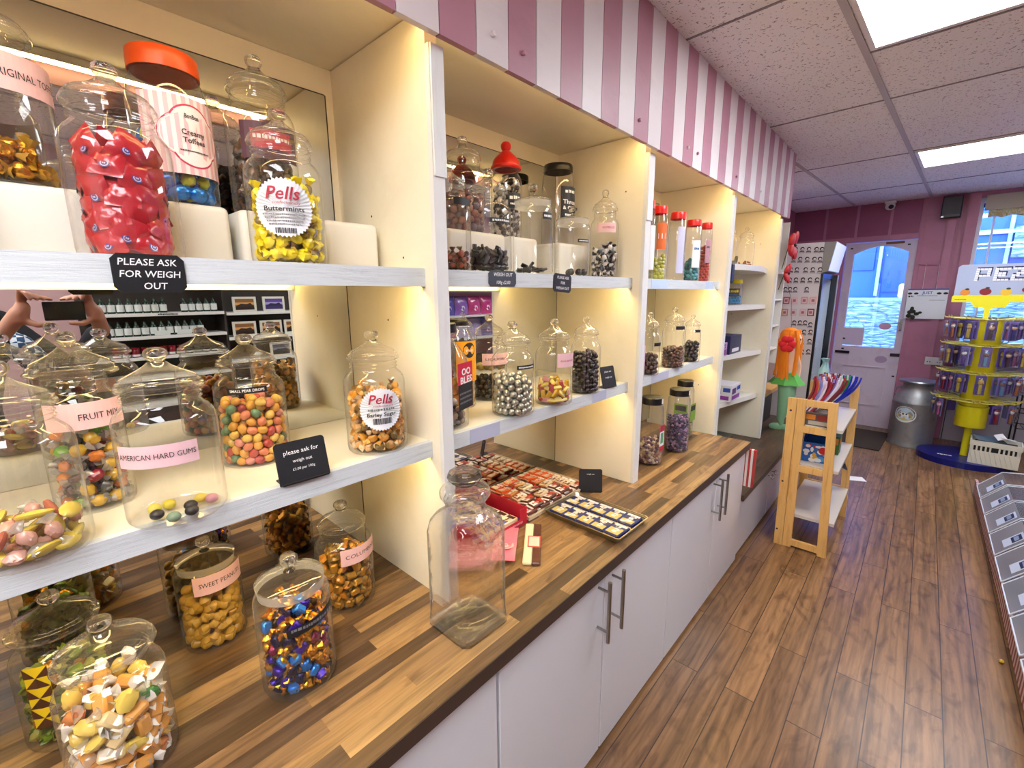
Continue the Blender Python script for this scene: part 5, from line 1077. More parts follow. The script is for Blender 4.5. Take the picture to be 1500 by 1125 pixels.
# mermaid doll hung on the rack end
md = thing('mermaid_doll', 'mermaid rag doll with long orange hair and a green tail hanging by the fridge', 'doll', (-.15, 4.24, .458)); md.scale = (1.16,)*3
fl_ = mat('doll_skin', '#eac3a4', .8); hair = mat('orange_yarn', '#f08a1c', .85); tailm = mat('green_sequin', '#8cc29a', .4); net = mat('green_net', '#5cae4e', .7)
m = MB().tube([(.0, 0, .36), (0, 0, .42), (0, 0, .50), (0, 0, .55), (.0, 0, .575)], [.045, .036, .042, .035, .018], 12).ell((.005, 0, .625), (.058, .055, .062), 14, 10)
m.tube([(-.03, -.0, .545), (-.055, -.03, .44), (-.045, -.035, .31)], [.018, .016, .02], 8).tube([(.03, .0, .545), (.06, .02, .44), (.05, .03, .33)], [.018, .016, .02], 8); m.build('body', fl_, md)
m = MB().tube([(0, 0, .40), (0, 0, .33), (.01, -.01, .24), (.0, -.01, .14), (-.015, 0, .05), (-.005, 0, .0)], [.048, .062, .055, .042, .026, .012], 12); m.build('tail', tailm, md)
m = MB().ell((-.035, 0, -.015), (.05, .012, .03), 8, 6).ell((.03, 0, -.015), (.05, .012, .03), 8, 6); m.build('tail_fin', tailm, md)
m = MB(); n = 16; vs = []
for i in range(n+1): a = 2*PI*i/n; vs += [(.045*math.cos(a), .045*math.sin(a), .40), ((.11+.012*(-1)**i)*math.cos(a), (.09+.012*(-1)**i)*math.sin(a), .31)]
m.add(vs, [(2*i, 2*i+1, 2*i+3, 2*i+2) for i in range(n)], 0, True); m.build('net_skirt', net, md)
m = MB().ell((-.012, 0, .655), (.064, .062, .055), 14, 9)
R = random.Random(4)
for k in range(16):
    a = PI*.45+PI*1.1*k/15; x, y = .052*math.cos(a)-.01, .055*math.sin(a)*1.0; m.tube([(x*.7, y*.7, .69), (x*1.15, y*1.15, .62), (x*1.15+R.uniform(-.01, .01), y*1.2, .5), (x*1.1+R.uniform(-.015, .015), y*1.1, .36+R.uniform(-.02, .02))], .0125, 6)
for sy in (-.035, .035): m.tube([(.03, sy, .69), (.05, sy*1.5, .62), (.05, sy*1.5, .5), (.045, sy*1.4, .38)], .014, 6)
m.build('hair', hair, md)
m = MB()
for k in range(6): a = 2*PI*k/6; m.ell((-.01+.028*math.cos(a), -.075, .60+.035*math.sin(a)), (.026, .014, .026), 8, 6)
m.build('flower', mat('red_felt', '#d8202a', .8), md)
m = MB(); [m.ell((.056, s*.022, .63), (.006, .007, .009), 6, 5) for s in (-1, 1)]; m.build('eye', blackm, md)
MB().tube([(-.01, 0, .70), (-.03, .0, .90), (-.052, -.05, 1.0)], .0012, 6).build('hanging_cord', blackm, md)
# red flowers
for (x, y, z), s, lab in (((-.195, 4.0, 1.905), 1, 'large red fabric poppy hanging beside the shelving end panel'), ((-.20, 3.98, 1.70), .7, 'smaller red fabric poppy below the large one'),):
    f = thing('red_flower', lab, 'flower', (x, y, z)); m = MB(); R = random.Random(int(s*9))
    for k in range(5):
        a = 2*PI*k/5; m.ell((.02*s, .045*s*math.cos(a), .058*s*math.sin(a)), (.022*s, .05*s, .055*s), 10, 7, 0, Matrix.Rotation(.25*math.sin(a), 4, 'Y'), .05, R)
    m.build('petals', mat('poppy_red', '#b3121a', .6), f); MB().ell((.04*s, 0, 0), .014*s, 8, 6).build('centre', blackm, f); MB().tube([(0, 0, 0), (-.02, 0, -.11*s), (-.028, -.01, -.17*s)], .003, 6).build('stem', mat('stem_green', '#3a5a2a', .6), f)
# ------------------------------------------------------------------ drinks fridge
fr = thing('drinks_fridge', 'tall white drinks fridge with a dark glass door by the shop door', 'fridge', (0, 0, 0))
X0, X1, Y0, Y1 = -.66, -.09, 4.80, 5.42
m = MB().box(X0, X1, Y0, Y0+.03, .06, 1.985).box(X0, X1, Y1-.03, Y1, .06, 1.985).box(X0, X0+.03, Y0+.03, Y1-.03, .06, 1.985).box(X0+.03, X1, Y0+.03, Y1-.03, 1.72, 1.985).box(X0+.03, X1, Y0+.03, Y1-.03, .06, .16).box(X0+.03, X1-.03, Y0+.03, Y1-.03, 0, .06, 1)
m.build('case', [mat('fridge_white', '#dcdad8', .35), blackm], fr)
gs = mat('fridge_grey', '#8f8e86', .4)
m = MB().box(X1+.001, X1+.02, Y0, Y0+.022, .10, 1.72).box(X1+.001, X1+.05, Y1-.03, Y1-.022, .10, 1.72).box(X1+.001, X1+.02, Y0+.022, Y1-.03, 1.68, 1.72).box(X1+.001, X1+.02, Y0+.022, Y1-.03, .10, .14)
m.build('door_frame', mat('black_frame', '#131416', .3), fr); MB().box(X1+.001, X1+.055, Y1-.022, Y1+.02, .10, 1.72).build('door_edge', gs, fr)
MB().box(X1+.008, X1+.012, Y0+.022, Y1-.03, .14, 1.68).build('door_glass', thin('fridge_glass', (.9, .93, .96), (.85, .88, .92), .16, .02), fr)
m = MB().prism([(X1, 1.725), (X1+.05, 1.74), (X1+.085, 1.985), (X1, 1.985)], 0, Y1-Y0, 0, Matrix(((1, 0, 0, 0), (0, 0, 1, Y0), (0, 1, 0, 0), (0, 0, 0, 1)))); m.build('header', gs, fr); MB().add([(X1+.052, Y0+.012, 1.745), (X1+.052, Y1-.005, 1.745), (X1+.087, Y1-.005, 1.98), (X1+.087, Y0+.012, 1.98)], [(0, 1, 2, 3)]).build('header_panel', mat('header_white', '#f4f6fa', .3), fr)
MB().box(X1-.04, X1+.0, Y0+.031, Y0+.06, 1.0, 1.7).build('inner_lamp', emat('fridge_lamp', '#cfe4ff', 3), fr)
canc = [mat('can_'+x, x, .3, .4) for x in ('#1f5fb4', '#b81f2a', '#e0e4e8', '#1c2f5a', '#d8a02a', '#2a8a5a')]
cansh = [MB().lathe([(0, 0), (.026, 0), (.031, .006), (.031, .105), (.025, .118), (0, .116)], 14).mesh('can', [c]) for c in canc]
bots = [MB().lathe([(0, 0), (.03, .002), (.031, .13), (.024, .16), (.012, .19), (.012, .215), (0, .215)], 14).mesh('bottle', [c]) for c in canc]
for k, (z, kind, cc, nm) in enumerate(((.165, bots, (0, 3), 'bottom'), (.46, bots, (0, 0, 4), 'second'), (.76, bots, (0, 2), 'third'), (1.03, cansh, (1,), 'fourth'), (1.20, cansh, (2, 3), 'fifth'), (1.40, bots, (3, 0), 'top'))):
    if z > .2: MB().box(X0+.03, X1-.05, Y0+.03, Y1-.03, z-.008, z).build('shelf', mat('wire_shelf_white', '#e4e8ec', .4), fr)
    for i in range(7):
        c = cc[i % len(cc)]; nmc = ('blue', 'red', 'white', 'dark blue', 'amber', 'green')[c]
        put('drink_'+('can' if kind is cansh else 'bottle'), kind[c], nmc+' drink %s on the %s shelf of the fridge' % ('can' if kind is cansh else 'bottle', nm), 'drink', (X1-.09, Y0+.085+i*.075, z+.0005), (0, 0, 0), 'drinks on the %s fridge shelf' % nm)
# magnets on the fridge side
def magnet():
    m = MB(); S = Flat((0, -.0002, 0), (1, 0, 0), (0, 0, 1))
    m.prism([(-.024, -.03), (.024, -.03), (.02, -.008), (-.02, -.008)], 0, .003, 3, Matrix(((1, 0, 0, 0), (0, 0, -1, 0), (0, 1, 0, 0), (0, 0, 0, 1))))
    m.lathe([(0, .0035), (.020, .0035), (.020, 0)], 18, 0, xf=Matrix.Translation((0, 0, .014)) @ Matrix.Rotation(PI/2, 4, 'X'), smooth=False)
    m.lathe([(0, .0048), (.0125, .0048), (.0125, .0035)], 14, 1, xf=Matrix.Translation((.003, 0, .009)) @ Matrix.Rotation(PI/2, 4, 'X'), smooth=False)
    m.box(-.02, .02, -.0042, -.003, -.028, -.018, 2); m.box(-.003, .011, -.0055, -.0048, .004, .007, 4); return m.mesh('magnet', [mat('magnet_black', '#17171a', .4), mat('magnet_white', '#ece8e6', .4), mat('magnet_grey', '#b9b6b4', .4), mat('magnet_dark', '#3a3a40', .4), mat('magnet_red', '#b0222a', .4)])
mg_ = magnet()
def side(zx, zy, oy): p = ony(1100+zx/6.25, oy+zy/6.25, Y0); return (p.x, Y0, p.z)
rows = [(290, (410, 470, 530, 600, 650), 320), (380, (390, 450, 515, 580, 632), 320), (475, (365, 420, 500, 565, 632), 320), (568, (355, 412, 475, 540, 605), 320), (655, (315, 357, 405, 510), 320), (960, (395, 447, 495), 320), (978, (542,), 320), (1045, (360, 425, 485, 545), 320), (130, (410, 465, 535), 480), (225, (400, 465, 525), 480)]
for k, (yy, xs, oy) in enumerate(rows):
    for u in xs: put('portrait_magnet', mg_, 'black and white portrait magnet on the side of the drinks fridge', 'magnet', side(u, yy, oy), (0, random.uniform(-.08, .08), 0), 'portrait magnets on the fridge side', .80)
for k, (yy, xs, cols) in enumerate(((750, (325, 400, 490, 570), (('#a8583e', 'terracotta'), ('#e8c4c4', 'pale pink'), ('#d9a0a4', 'rose'), ('#e6b0a4', 'salmon'))), (860, (310, 390, 475, 548), (('#c79a2a', 'mustard'), ('#cfc8ca', 'grey'), ('#d9bfc4', 'dusty pink'), ('#7a2444', 'plum'))))):
    for u, (c, nm) in zip(xs, cols):
        m = MB().box(-.026, .026, -.004, 0, -.032, .032); m.box(-.018, .018, -.0045, -.004, -.024, .022, 1); m.box(-.012, .010, -.005, -.0045, -.012, .010, 2)
        put('square_magnet', m.mesh('magnet', [mat('mag_'+c, c, .4), mat('mag_pale', '#dcc6c4', .4), mat('mag_print', '#a86a72', .4)]), '%s square magnet in the %s row of square magnets on the fridge' % (nm, ('upper', 'lower')[k]), 'magnet', side(u, yy, 320))
# ------------------------------------------------------------------ things on the far wall
sp = thing('wall_speaker', 'small black wall speaker high on the pink wall between door and window', 'speaker', G(.35, V0-.036, 2.42), GRID)
MB().rbox(-.075, .075, -.09, 0, -.135, .075, .008).build('cabinet', black, sp); MB().box(-.065, .065, -.094, -.09, -.105, .065).build('grille', mat('speaker_grille', '#4c4d4c', .7), sp)
MB().box(-.07, -.05, -.094, -.0905, -.128, -.115).build('badge', mat('silver_badge', '#c9cad0', .3, .8), sp)
cc = thing('security_camera', 'white dome security camera under the ceiling above the shop door', 'security camera', G(-.14, V0-.09, CEIL-.006), GRID)
MB().lathe([(0, 0), (.05, 0), (.05, -.02), (.045, -.025)], 20).build('mount', white, cc); MB().ell((0, 0, -.05), (.045, .045, .042), 16, 10).build('dome', white, cc); MB().lathe([(0, .012), (.02, .01), (.024, 0)], 16, xf=Matrix.Translation((.012, -.034, -.062)) @ Matrix.Rotation(PI/2+.4, 4, 'X')).build('lens', black, cc)
pp = thing('wall_planner', 'white wall sheet with a blue heading JUST hanging on threads beside the door', 'poster', G(.275, V0-.047, 1.44), GRID)
S = Flat((0, -.002, 0), (1, 0, 0), (0, 0, 1)); MB().box(-.16, .16, -.002, 0, -.165, .15).build('sheet', mat('poster_white', '#e3e6e8', .5), pp)
m = MB(); write(m, S, 'JUST', .04, .0, .105, 0, .0005, None, .02); patch(m, S, -.16, .16, .135, .15, 0, .0005, 1); scribble(m, S, -.08, .08, .075, .008, 0, .0005, 3); scribble(m, S, .02, .14, .03, .008, 2, .0005, 4)
for x in (-.09, .09, -.14, .14): disc(m, S, x, .10, .012, 1, .0005, 8, rx=.02)
scribble(m, S, -.15, -.11, .07, .02, 1, .0005, 6); m.build('print', [inkb, ink, inkg], pp)
m = MB(); R = random.Random(8)
for k in range(9): m.ell((-.075+R.uniform(-.05, .05), -.012, -.115+R.uniform(-.05, .06)), (R.uniform(.015, .03), .008, R.uniform(.012, .025)), 8, 6)
m.build('dark_bow', mat('dark_olive_cloth', '#2a2a1e', .8), pp)
m = MB().tube([(-.045, -.001, .15), (-.05, .012, .40)], .0015, 4).tube([(.06, -.001, .15), (.055, .012, .40)], .0015, 4); m.build('thread', white, pp)
so = thing('wall_socket', 'white double wall socket on the pink wall above the milk churn', 'socket', G(.415, V0-.036, .83), GRID); MB().rbox(-.072, .072, -.01, 0, -.042, .042, .004).build('plate', mat('socket_white', '#cfccc8', .4), so)
m = MB(); [m.box(x-.004, x+.004, -.0112, -.01, -.014, -.004) for x in (-.05, -.03, .03, .05)]; m.build('hole', blackm, so)
o = MB().box(-.30, .30, 0, .78, .0005, .012).build('door_mat', mat('mat_brown', '#3c3028', .95)); o.location = (.16, 5.62, 0); o.rotation_euler.z = GRID; tag(o, 'dark brown door mat on the floor in front of the shop door', 'mat')
o = MB().box(-.07, .07, -.05, .05, .0008, .0025).build('paper_sheet', paper); o.location = (.36, 4.62, 0); o.rotation_euler.z = .4; tag(o, 'white sheet of paper dropped on the floor beyond the pine rack', 'paper')
# milk churn
ch = thing('milk_churn', 'dented grey metal milk churn with a round cow badge beside the shop door', 'milk churn', (.672, 6.10, 0))
MB().lathe([(0, .01), (.165, .006), (.178, 0), (.182, .012), (.178, .03), (.176, .045), (.178, .06), (.178, .44), (.181, .448), (.181, .458), (.177, .466), (.168, .50), (.135, .555), (.122, .575), (.120, .63), (.128, .642)], 40).build('body', galv, ch)
MB().lathe([(.10, .632), (.135, .645), (.155, .655), (.160, .668), (.155, .678), (.09, .69), (.0, .695)], 40).build('lid', mat('bright_tin', '#b4b8bd', .3, .9), ch)
for s, a in ((0, 2.7), (1, -.4)):
    d = Vector((math.cos(a), math.sin(a), 0)); MB().tube([d*.17+Vector((0, 0, .49)), d*.195+Vector((0, 0, .52)), d*.185+Vector((0, 0, .57)), d*.13+Vector((0, 0, .585))], .008, 8).build('handle', galv, ch)
a, z = hit(1325, 607, (.672, 6.10), .178); S = Cyl(.179, a, z); m = MB(); disc(m, S, 0, 0, .082, 0, 0, 40, rx=.092); disc(m, S, 0, 0, .066, 2, .0004, 40, rx=.075); disc(m, S, 0, -.022, .040, 3, .0006, 24, rx=.066)
for u, v, rr, rx in ((0, .0, .017, .034), (-.033, .012, .013, .014), (.028, -.018, .014, .008), (-.02, -.02, .014, .008)): disc(m, S, u, v, rr, 0, .0009, 14, rx=rx)
for u, v, rr in ((-.012, .003, .009), (.016, .004, .008), (-.036, .012, .006)): disc(m, S, u, v, rr, 1, .0012, 10)
for k in range(20):
    aa = PI*(.12+.76*k/19); patch(m, Cyl(.1795, a+.082*math.cos(aa)/.179, z+.073*math.sin(aa)), -.003, .003, -.005, .005, 1, .0008, 1, aa-PI/2)
m.build('badge', [mat('badge_white', '#e2e4e2', .5), ink, mat('badge_sky', '#bcd4de', .5), mat('badge_grass', '#c8b26a', .5)], ch)
# ------------------------------------------------------------------ sweet dispenser stand by the window
pz = thing('dispenser_stand', 'yellow revolving stand hung with sweet dispensers in front of the shop window', 'display stand', (1.06, 5.80, 0))
MB().prism([(.33*math.cos(2*PI*k/40), .29*math.sin(2*PI*k/40)) for k in range(40)], .0, .055).build('base', navy, pz)
m = MB(); scribble(m, Flat((-.13, -.10, .0555), (1, 0, 0), (0, 1, 0)), -.05, .05, 0, .03, 0, 0, 3); m.build('base_print', white, pz)
MB().tube([(0, 0, .055), (0, 0, .34)], .026, 16).build('post', yellowp, pz)
MB().lathe([(0, .34), (.103, .34), (.106, .345), (.106, .53), (.1, .533)], 32).build('drum', yellowp, pz)
MB().lathe([(.098, .54), (.098, 1.315), (0, 1.316)], 32).build('column', mat('yellow_column', '#d9c816', .45), pz)
wire = mat('yellow_wire', '#d8cf5a', .4); RR = (.6, .85, 1.095, 1.325); tip = mat('white_hook_tip', '#f2f2f0', .4)
NH = 12
for rz_ in RR:
    m = MB(); n = 40
    m.lathe([(.098, rz_-.006), (.115, rz_-.006), (.115, rz_), (.098, rz_)], 32)
    m.tube([(.235*math.cos(2*PI*k/n), .235*math.sin(2*PI*k/n), rz_-.004) for k in range(n+1)], .004, 6)
    for k in range(NH):
        a = 2*PI*k/NH; c, s = math.cos(a), math.sin(a); 
        for dd in (-.018, .018): m.tube([(.1*c-dd*s, .1*s+dd*c, rz_-.003), (.285*c-dd*s, .285*s+dd*c, rz_+.004), (.296*c-dd*s, .296*s+dd*c, rz_+.018)], .0038, 6)
    m.build('hook_ring', wire, pz)
sign = thing('dispenser_sign', 'grey header sign with white brick letters on top of the yellow stand', 'sign', (1.045, 5.77, 0), -.02)
X = Matrix(((1, 0, 0, 0), (0, 0, -1, 0), (0, 1, 0, 0), (0, 0, 0, 1)))
m = MB().prism([(-.245, 1.50), (.225, 1.50), (.225, 1.775), (.21, 1.79), (-.225, 1.79), (-.245, 1.77)], -.004, .004, 0, X); m.build('panel', mat('sign_grey_blue', '#a9b4cf', .4), sign)
m = MB().prism([(-.255, 1.465), (-.13, 1.465), (-.10, 1.42), (-.045, 1.415), (-.035, 1.40), (-.035, 1.315), (.0, 1.315), (.0, 1.40), (.02, 1.415), (.085, 1.42), (.11, 1.465), (.235, 1.465), (.235, 1.53), (-.245, 1.525), (-.255, 1.51)], -.006, .0075, 0, X); m.build('yellow_bar', yellowp, sign)
m = MB(); brick = {'P': ['1111', '1..1', '1..1', '1111', '1...', '1...'], 'E': ['1111', '1...', '111.', '111.', '1...', '1111'], 'Z': ['1111', '..11', '.11.', '11..', '1...', '1111']}
for L_, x0 in (('P', -.135), ('E', -.02), ('Z', .085)):
    for r_, row in enumerate(brick[L_]):
        for c_, q in enumerate(row):
            if q == '1':
                x, zz = x0+c_*.0235+.003*(5-r_)*.4, 1.755-r_*.0185
                m.box(x, x+.0215, -.0095, -.004, zz-.0168, zz, 0); m.box(x+.006, x+.030, -.006, -.0045, zz-.022+.012, zz+.010, 1)
m.build('letters', [mat('letter_white', '#eceef4', .5), mat('letter_navy', '#141a4e', .5)], sign)
m = MB(); S = Flat((0, -.0078, 1.5), (1, 0, 0), (0, 0, 1)); 
scribble(m, S, -.235, -.16, -.012, .006, 0, 0, 2); m.build('print', ink, sign)
m = MB(); S = Flat((0, -.0085, 1.55), (1, 0, 0), (0, 0, 1))
for u, v, mi, s in ((-.175, 0, 0, .026), (-.05, .005, 1, .03), (.075, .0, 2, .028), (.19, .02, 1, .022)): disc(m, S, u, v, s, mi, 0, 18, rx=s*1.25); disc(m, S, u+.01, v+s*1.05, .009, 3, .0003, 10, rx=.014)
m.build('fruit_pictures', [mat('fruit_orange', '#e08a2a', .5), mat('fruit_red', '#8a1a26', .5), mat('fruit_yellow', '#e4b832', .5), mat('fruit_leaf', '#2a3a2a', .5)], sign)
dcols = (('#8a2030', 'red'), ('#2a3470', 'dark blue'), ('#6a4a90', 'violet'), ('#b9a43a', 'yellow'), ('#5a8ab0', 'light blue'), ('#a85a84', 'pink'), ('#3a2a2a', 'black'), ('#a8623a', 'orange'))
crd = mat('blister_card', '#6a5a9a', .4); blis = thin('blister_film', (.92, .92, .95), (.6, .6, .66), 2.5, .12)
def dispenser(col, seed):
    m = MB(); R = random.Random(seed); hd = ('#e8d8cc', '#d9b48a', '#e8e4e0', '#c8a03a', '#8a6a5a')[seed % 5]
    return [(MB().box(-.032, .032, .006, .0075, -.165, .0).mesh('card', [mat('card_%d' % (seed % 3), ('#5a4a94', '#7d6aa8', '#8a86b8')[seed % 3], .4)]), 'backing_card'), (MB().rbox(-.011, .011, -.012, .003, -.155, -.075, .003).mesh('stem', [mat('disp_'+col, col, .35)]), 'stick'), (MB().ell((0, -.005, -.055), (.019, .014, .02), 10, 7).ell((0, -.007, -.040), (.017, .013, .012), 8, 5, 1).mesh('head', [mat('head_'+hd, hd, .5), mat('disp_'+col)]), 'head'), (MB().rbox(-.028, .028, -.022, .005, -.16, -.012, .008, 0, None, 2, True).mesh('film', [blis]), 'blister')]
dm = [dispenser(c, k) for k, (c, _) in enumerate(dcols)]
for ri, rz_ in enumerate(RR):
    rown = ('bottom', 'third', 'second', 'top')[ri]
    for k in range(NH):
        a = 2*PI*k/NH; R = random.Random(ri*50+k)
        if ri == 0 and k in (8, 9): continue
        if a < PI*.25 or a > 1.95*PI+2 : pass
        nfront = 2 if ri else 1
        for q in range(nfront):
            i = R.randrange(8); rr = .262-.055*q
            e = thing('sweet_dispenser', '%s sweet dispenser in a clear pack on the %s ring of the yellow stand' % (dcols[i][1], rown), 'sweet dispenser', (1.06+rr*math.cos(a), 5.80+rr*math.sin(a), rz_-.012), a+PI/2, 'sweet dispensers on the %s ring' % rown)
            for me, nm in dm[i]: oo = bpy.data.objects.new(nm, me); COL.objects.link(oo); oo.parent = e
# ------------------------------------------------------------------ white basket and wire rack by the stand
bk_ = thing('plastic_basket', 'white slatted plastic basket of papers in front of the navy stand base', 'basket', (1.235, 5.66, .0555), -.08)
m = MB(); w_, d_, h_ = .15, .09, .21
for sx in (-1, 1): m.box(sx*w_-.004, sx*w_+.004, -d_, d_, 0, .12).box(sx*(w_+.004)-.005, sx*(w_+.004)+.005, -d_-.008, d_+.008, h_-.02, h_)
for sy in (-1, 1): m.box(-w_+.004, w_-.004, sy*d_-.004, sy*d_+.004, 0, .12).box(-w_-.008, w_+.008, sy*(d_+.004)-.005, sy*(d_+.004)+.005, h_-.045, h_)
for k in range(11):
    x = -w_+.012+k*(2*w_-.024)/10
    if k in (5,): continue
    for sy in (-1, 1): m.box(x-.006, x+.006, sy*d_-.004, sy*d_+.004, .12, h_-.045)
for k in range(7):
    y = -d_+.012+k*(2*d_-.024)/6
    for sx in (-1, 1): m.box(sx*w_-.004, sx*w_+.004, y-.006, y+.006, .12, h_-.02)
m.box(-w_, w_, -d_, d_, 0, .004)
for k in range(9): m.tube([(-w_+.03+k*.03, -d_-.006, .01), (-w_+.03+k*.03-.03, -d_-.006, .115)], .0035, 5)
m.build('body', mat('basket_white', '#dcd8c6', .5), bk_)
for (x, y, z, a, b, lab, mt, w1, d1) in ((1.19, 5.66, .275, .12, .1, 'dark grey folder lying in the white basket', mat('folder_grey', '#5a6a74', .5), .20, .15), (1.30, 5.65, .295, -.1, .2, 'crumpled white paper on top of the white basket', paper, .12, .10), (1.25, 5.63, .310, .5, -.3, 'folded white card standing up in the white basket', paper, .06, .07)):
    o = MB().box(-w1/2, w1/2, -d1/2, d1/2, 0, .002).build('loose_paper', mt); o.location = (x, y, z); o.rotation_euler = (a, b, .3); tag(o, lab, 'paper')
o = MB().box(-.13, .13, -.07, .07, .006, .185).build('document_stack', mat('dark_folders', '#2b2d30', .6)); o.location = (1.235, 5.66, .0555); o.rotation_euler = (0, 0, -.08); tag(o, 'dark stack of folders filling the white slatted basket', 'papers')
wr = thing('wire_rack', 'black wire rack with white tags at the right edge below the window', 'rack', (1.44, 6.25, 0))
m = MB()
for x, y in ((-.05, -.1), (.3, -.1), (-.05, .15), (.3, .15)): m.tube([(x, y, 0), (x, y, .62)], .007, 6)
for z in (.12, .30, .45, .60):
    for y in (-.1, .15): m.tube([(-.05, y, z), (.3, y, z)], .005, 6)
    for k in range(8): m.tube([(-.05+.05*k, -.1, z), (-.05+.05*k, .15, z)], .003, 5)
m.build('frame', black, wr)
for k, (x, z) in enumerate(((.02, .32), (.10, .38), (.10, .16))): MB().box(x, x+.10, -.115, -.108, z, z+.07).build('price_tag', paper, wr)
o = MB().rbox(-.07, .07, -.05, .05, 0, .08, .03, 0, None, 3, True).build('blue_cap_tub', mat('sky_blue_cloth', '#5a92dc', .4)); o.location = (1.36, 5.80, .626); tag(o, 'rounded sky blue tub on top of the black wire rack', 'tub'); o.location = (1.48, 6.27, .607)
o = MB().rbox(-.2, .2, -.05, .05, 0, .22, .01).build('sweet_box', mat('dark_red_pack', '#5a1c24', .4)); o.location = (1.66, 6.28, .607); tag(o, 'dark red pack standing on the black wire rack', 'box')
# ------------------------------------------------------------------ pick and mix unit on the right
pm = thing('pick_and_mix_unit', 'red and white striped base unit carrying clear tubs along the right side of the aisle', 'display unit', (0, 0, 0))
st2 = [mat('stripe_red', '#9a4a4e', .6), mat('stripe_cream', '#d9c8c0', .6)]
m = MB(); y = 1.55
while y < 4.88: m.box(1.085, 1.10, y, y+.022, .02, .11, int(round((y-1.55)/.022)) % 2); y += .022
m.build('striped_front', st2, pm)
MB().box(1.10, 2.0, 1.55, 4.872, 0, .11).box(1.42, 2.0, 1.55, 4.872, .11, .32).box(1.74, 2.0, 1.55, 4.872, .32, .58).build('stepped_carcass', mat('plum_carcass', '#7a4a50', .6), pm)
tubp = thin('tub_plastic', (.92, .93, .94), (.7, .71, .75), 2.4, .18, .14, .35, (.85, .86, .9))
def bin_mesh():
    m = MB(); d, w, h = .30, .14, .175; t_ = .003
    side = [(0, 0), (d, 0), (d, h+.03), (.075, h), (-.035, .045), (-.02, 0)]
    for s in (-w, w-t_): m.prism(side, s, s+t_, 0, Matrix(((1, 0, 0, 0), (0, 0, 1, 0), (0, 1, 0, 0), (0, 0, 0, 1))))
    m.box(-.01, d, -w+t_, w-t_, 0, t_); m.box(d-t_, d, -w+t_, w-t_, t_, h+.03)
    for (a, b) in ((3, 4), (4, 5)): m.add([(side[a][0], -w+t_, side[a][1]), (side[a][0], w-t_, side[a][1]), (side[b][0], w-t_, side[b][1]), (side[b][0], -w+t_, side[b][1])], [(0, 1, 2, 3)], 2 if a == 3 else 0)
    m.tube([(side[4][0], -w, side[4][1]), (side[4][0], w, side[4][1])], .0035, 6, 1); m.tube([(side[3][0], -w, side[3][1]), (side[4][0], -w, side[4][1])], .003, 6, 1).tube([(side[3][0], w, side[3][1]), (side[4][0], w, side[4][1])], .003, 6, 1).tube([(d, -w, h+.03), (side[3][0], -w, side[3][1])], .003, 6, 1).tube([(d, w, h+.03), (side[3][0], w, side[3][1])], .003, 6, 1)
    return m.mesh('bin', [tubp, mat('tub_rim', '#d5dae2', .25), thin('tub_flap_sheen', (.9, .92, .95), (.8, .82, .86), 2.4, .15, .34, .3, (.82, .85, .93))])  # flap plastic made paler and bluer to imitate reflected window light
bin_ = bin_mesh()
def fl(u, t, o): return (-.035+.11*t-.76*o, u, .045+.13*t+.65*o)
labm = MB()
for q, (u0, u1, t0, t1) in enumerate(((-.105, -.01, .30, .92), (-.095, -.025, .55, .85), (-.085, -.035, .63, .77))): labm.add([fl(u0, t0, .001+.0006*q), fl(u0, t1, .001+.0006*q), fl(u1, t1, .001+.0006*q), fl(u1, t0, .001+.0006*q)], [(0, 1, 2, 3)], q)
labm = labm.mesh('tub_label', [mat('tub_label_white', '#c9d2e6', .5), mat('tub_label_navy', '#1c2a52', .5), mat('tub_label_inner', '#8a9ab8', .5)])
ordn = ['first', 'second', 'third', 'fourth', 'fifth', 'sixth', 'seventh', 'eighth', 'ninth', 'tenth']
for tier, (x, z, nm) in enumerate(((1.105, .111, 'lower'), (1.43, .321, 'upper'))):
    for k in range(9):
        y = 1.98+.31*k+.0*tier
        b = thing('clear_tub', 'clear plastic pick and mix tub, %s from the near end of the %s tier' % (ordn[k], nm), 'tub', (x, y, z), 0, 'pick and mix tubs')
        oo = bpy.data.objects.new('bin', bin_); COL.objects.link(oo); oo.parent = b; oo = bpy.data.objects.new('label', labm); COL.objects.link(oo); oo.parent = b
        hcol = ('#6a4030', '#c8a05a', '#5a3a34', '#b0707a', '#8aa04a', '#7a4a3a', '#c8b08a', '#8a5a4a', '#a03a3a')[k]
        m = MB(); R = random.Random(k+tier*20)
        for q in range(26): m.ell((x+.02+R.uniform(.015, .24), y+R.uniform(-.11, .11), z+.020+R.uniform(0, .018)), (R.uniform(.009, .014),)*3, 7, 5, 0, None, .08, R)
        tag(m.build('loose_sweets', gem(hcol, None, .4, .1)), 'loose sweets in the %s tub of the %s tier' % (ordn[k], nm), 'sweets', None, 'stuff')
o = put('dropped_sweet', s_ball(.009, YEL), 'yellow sweet dropped on the floor at the foot of the striped unit', 'sweet', (1.055, 2.62, .0095))
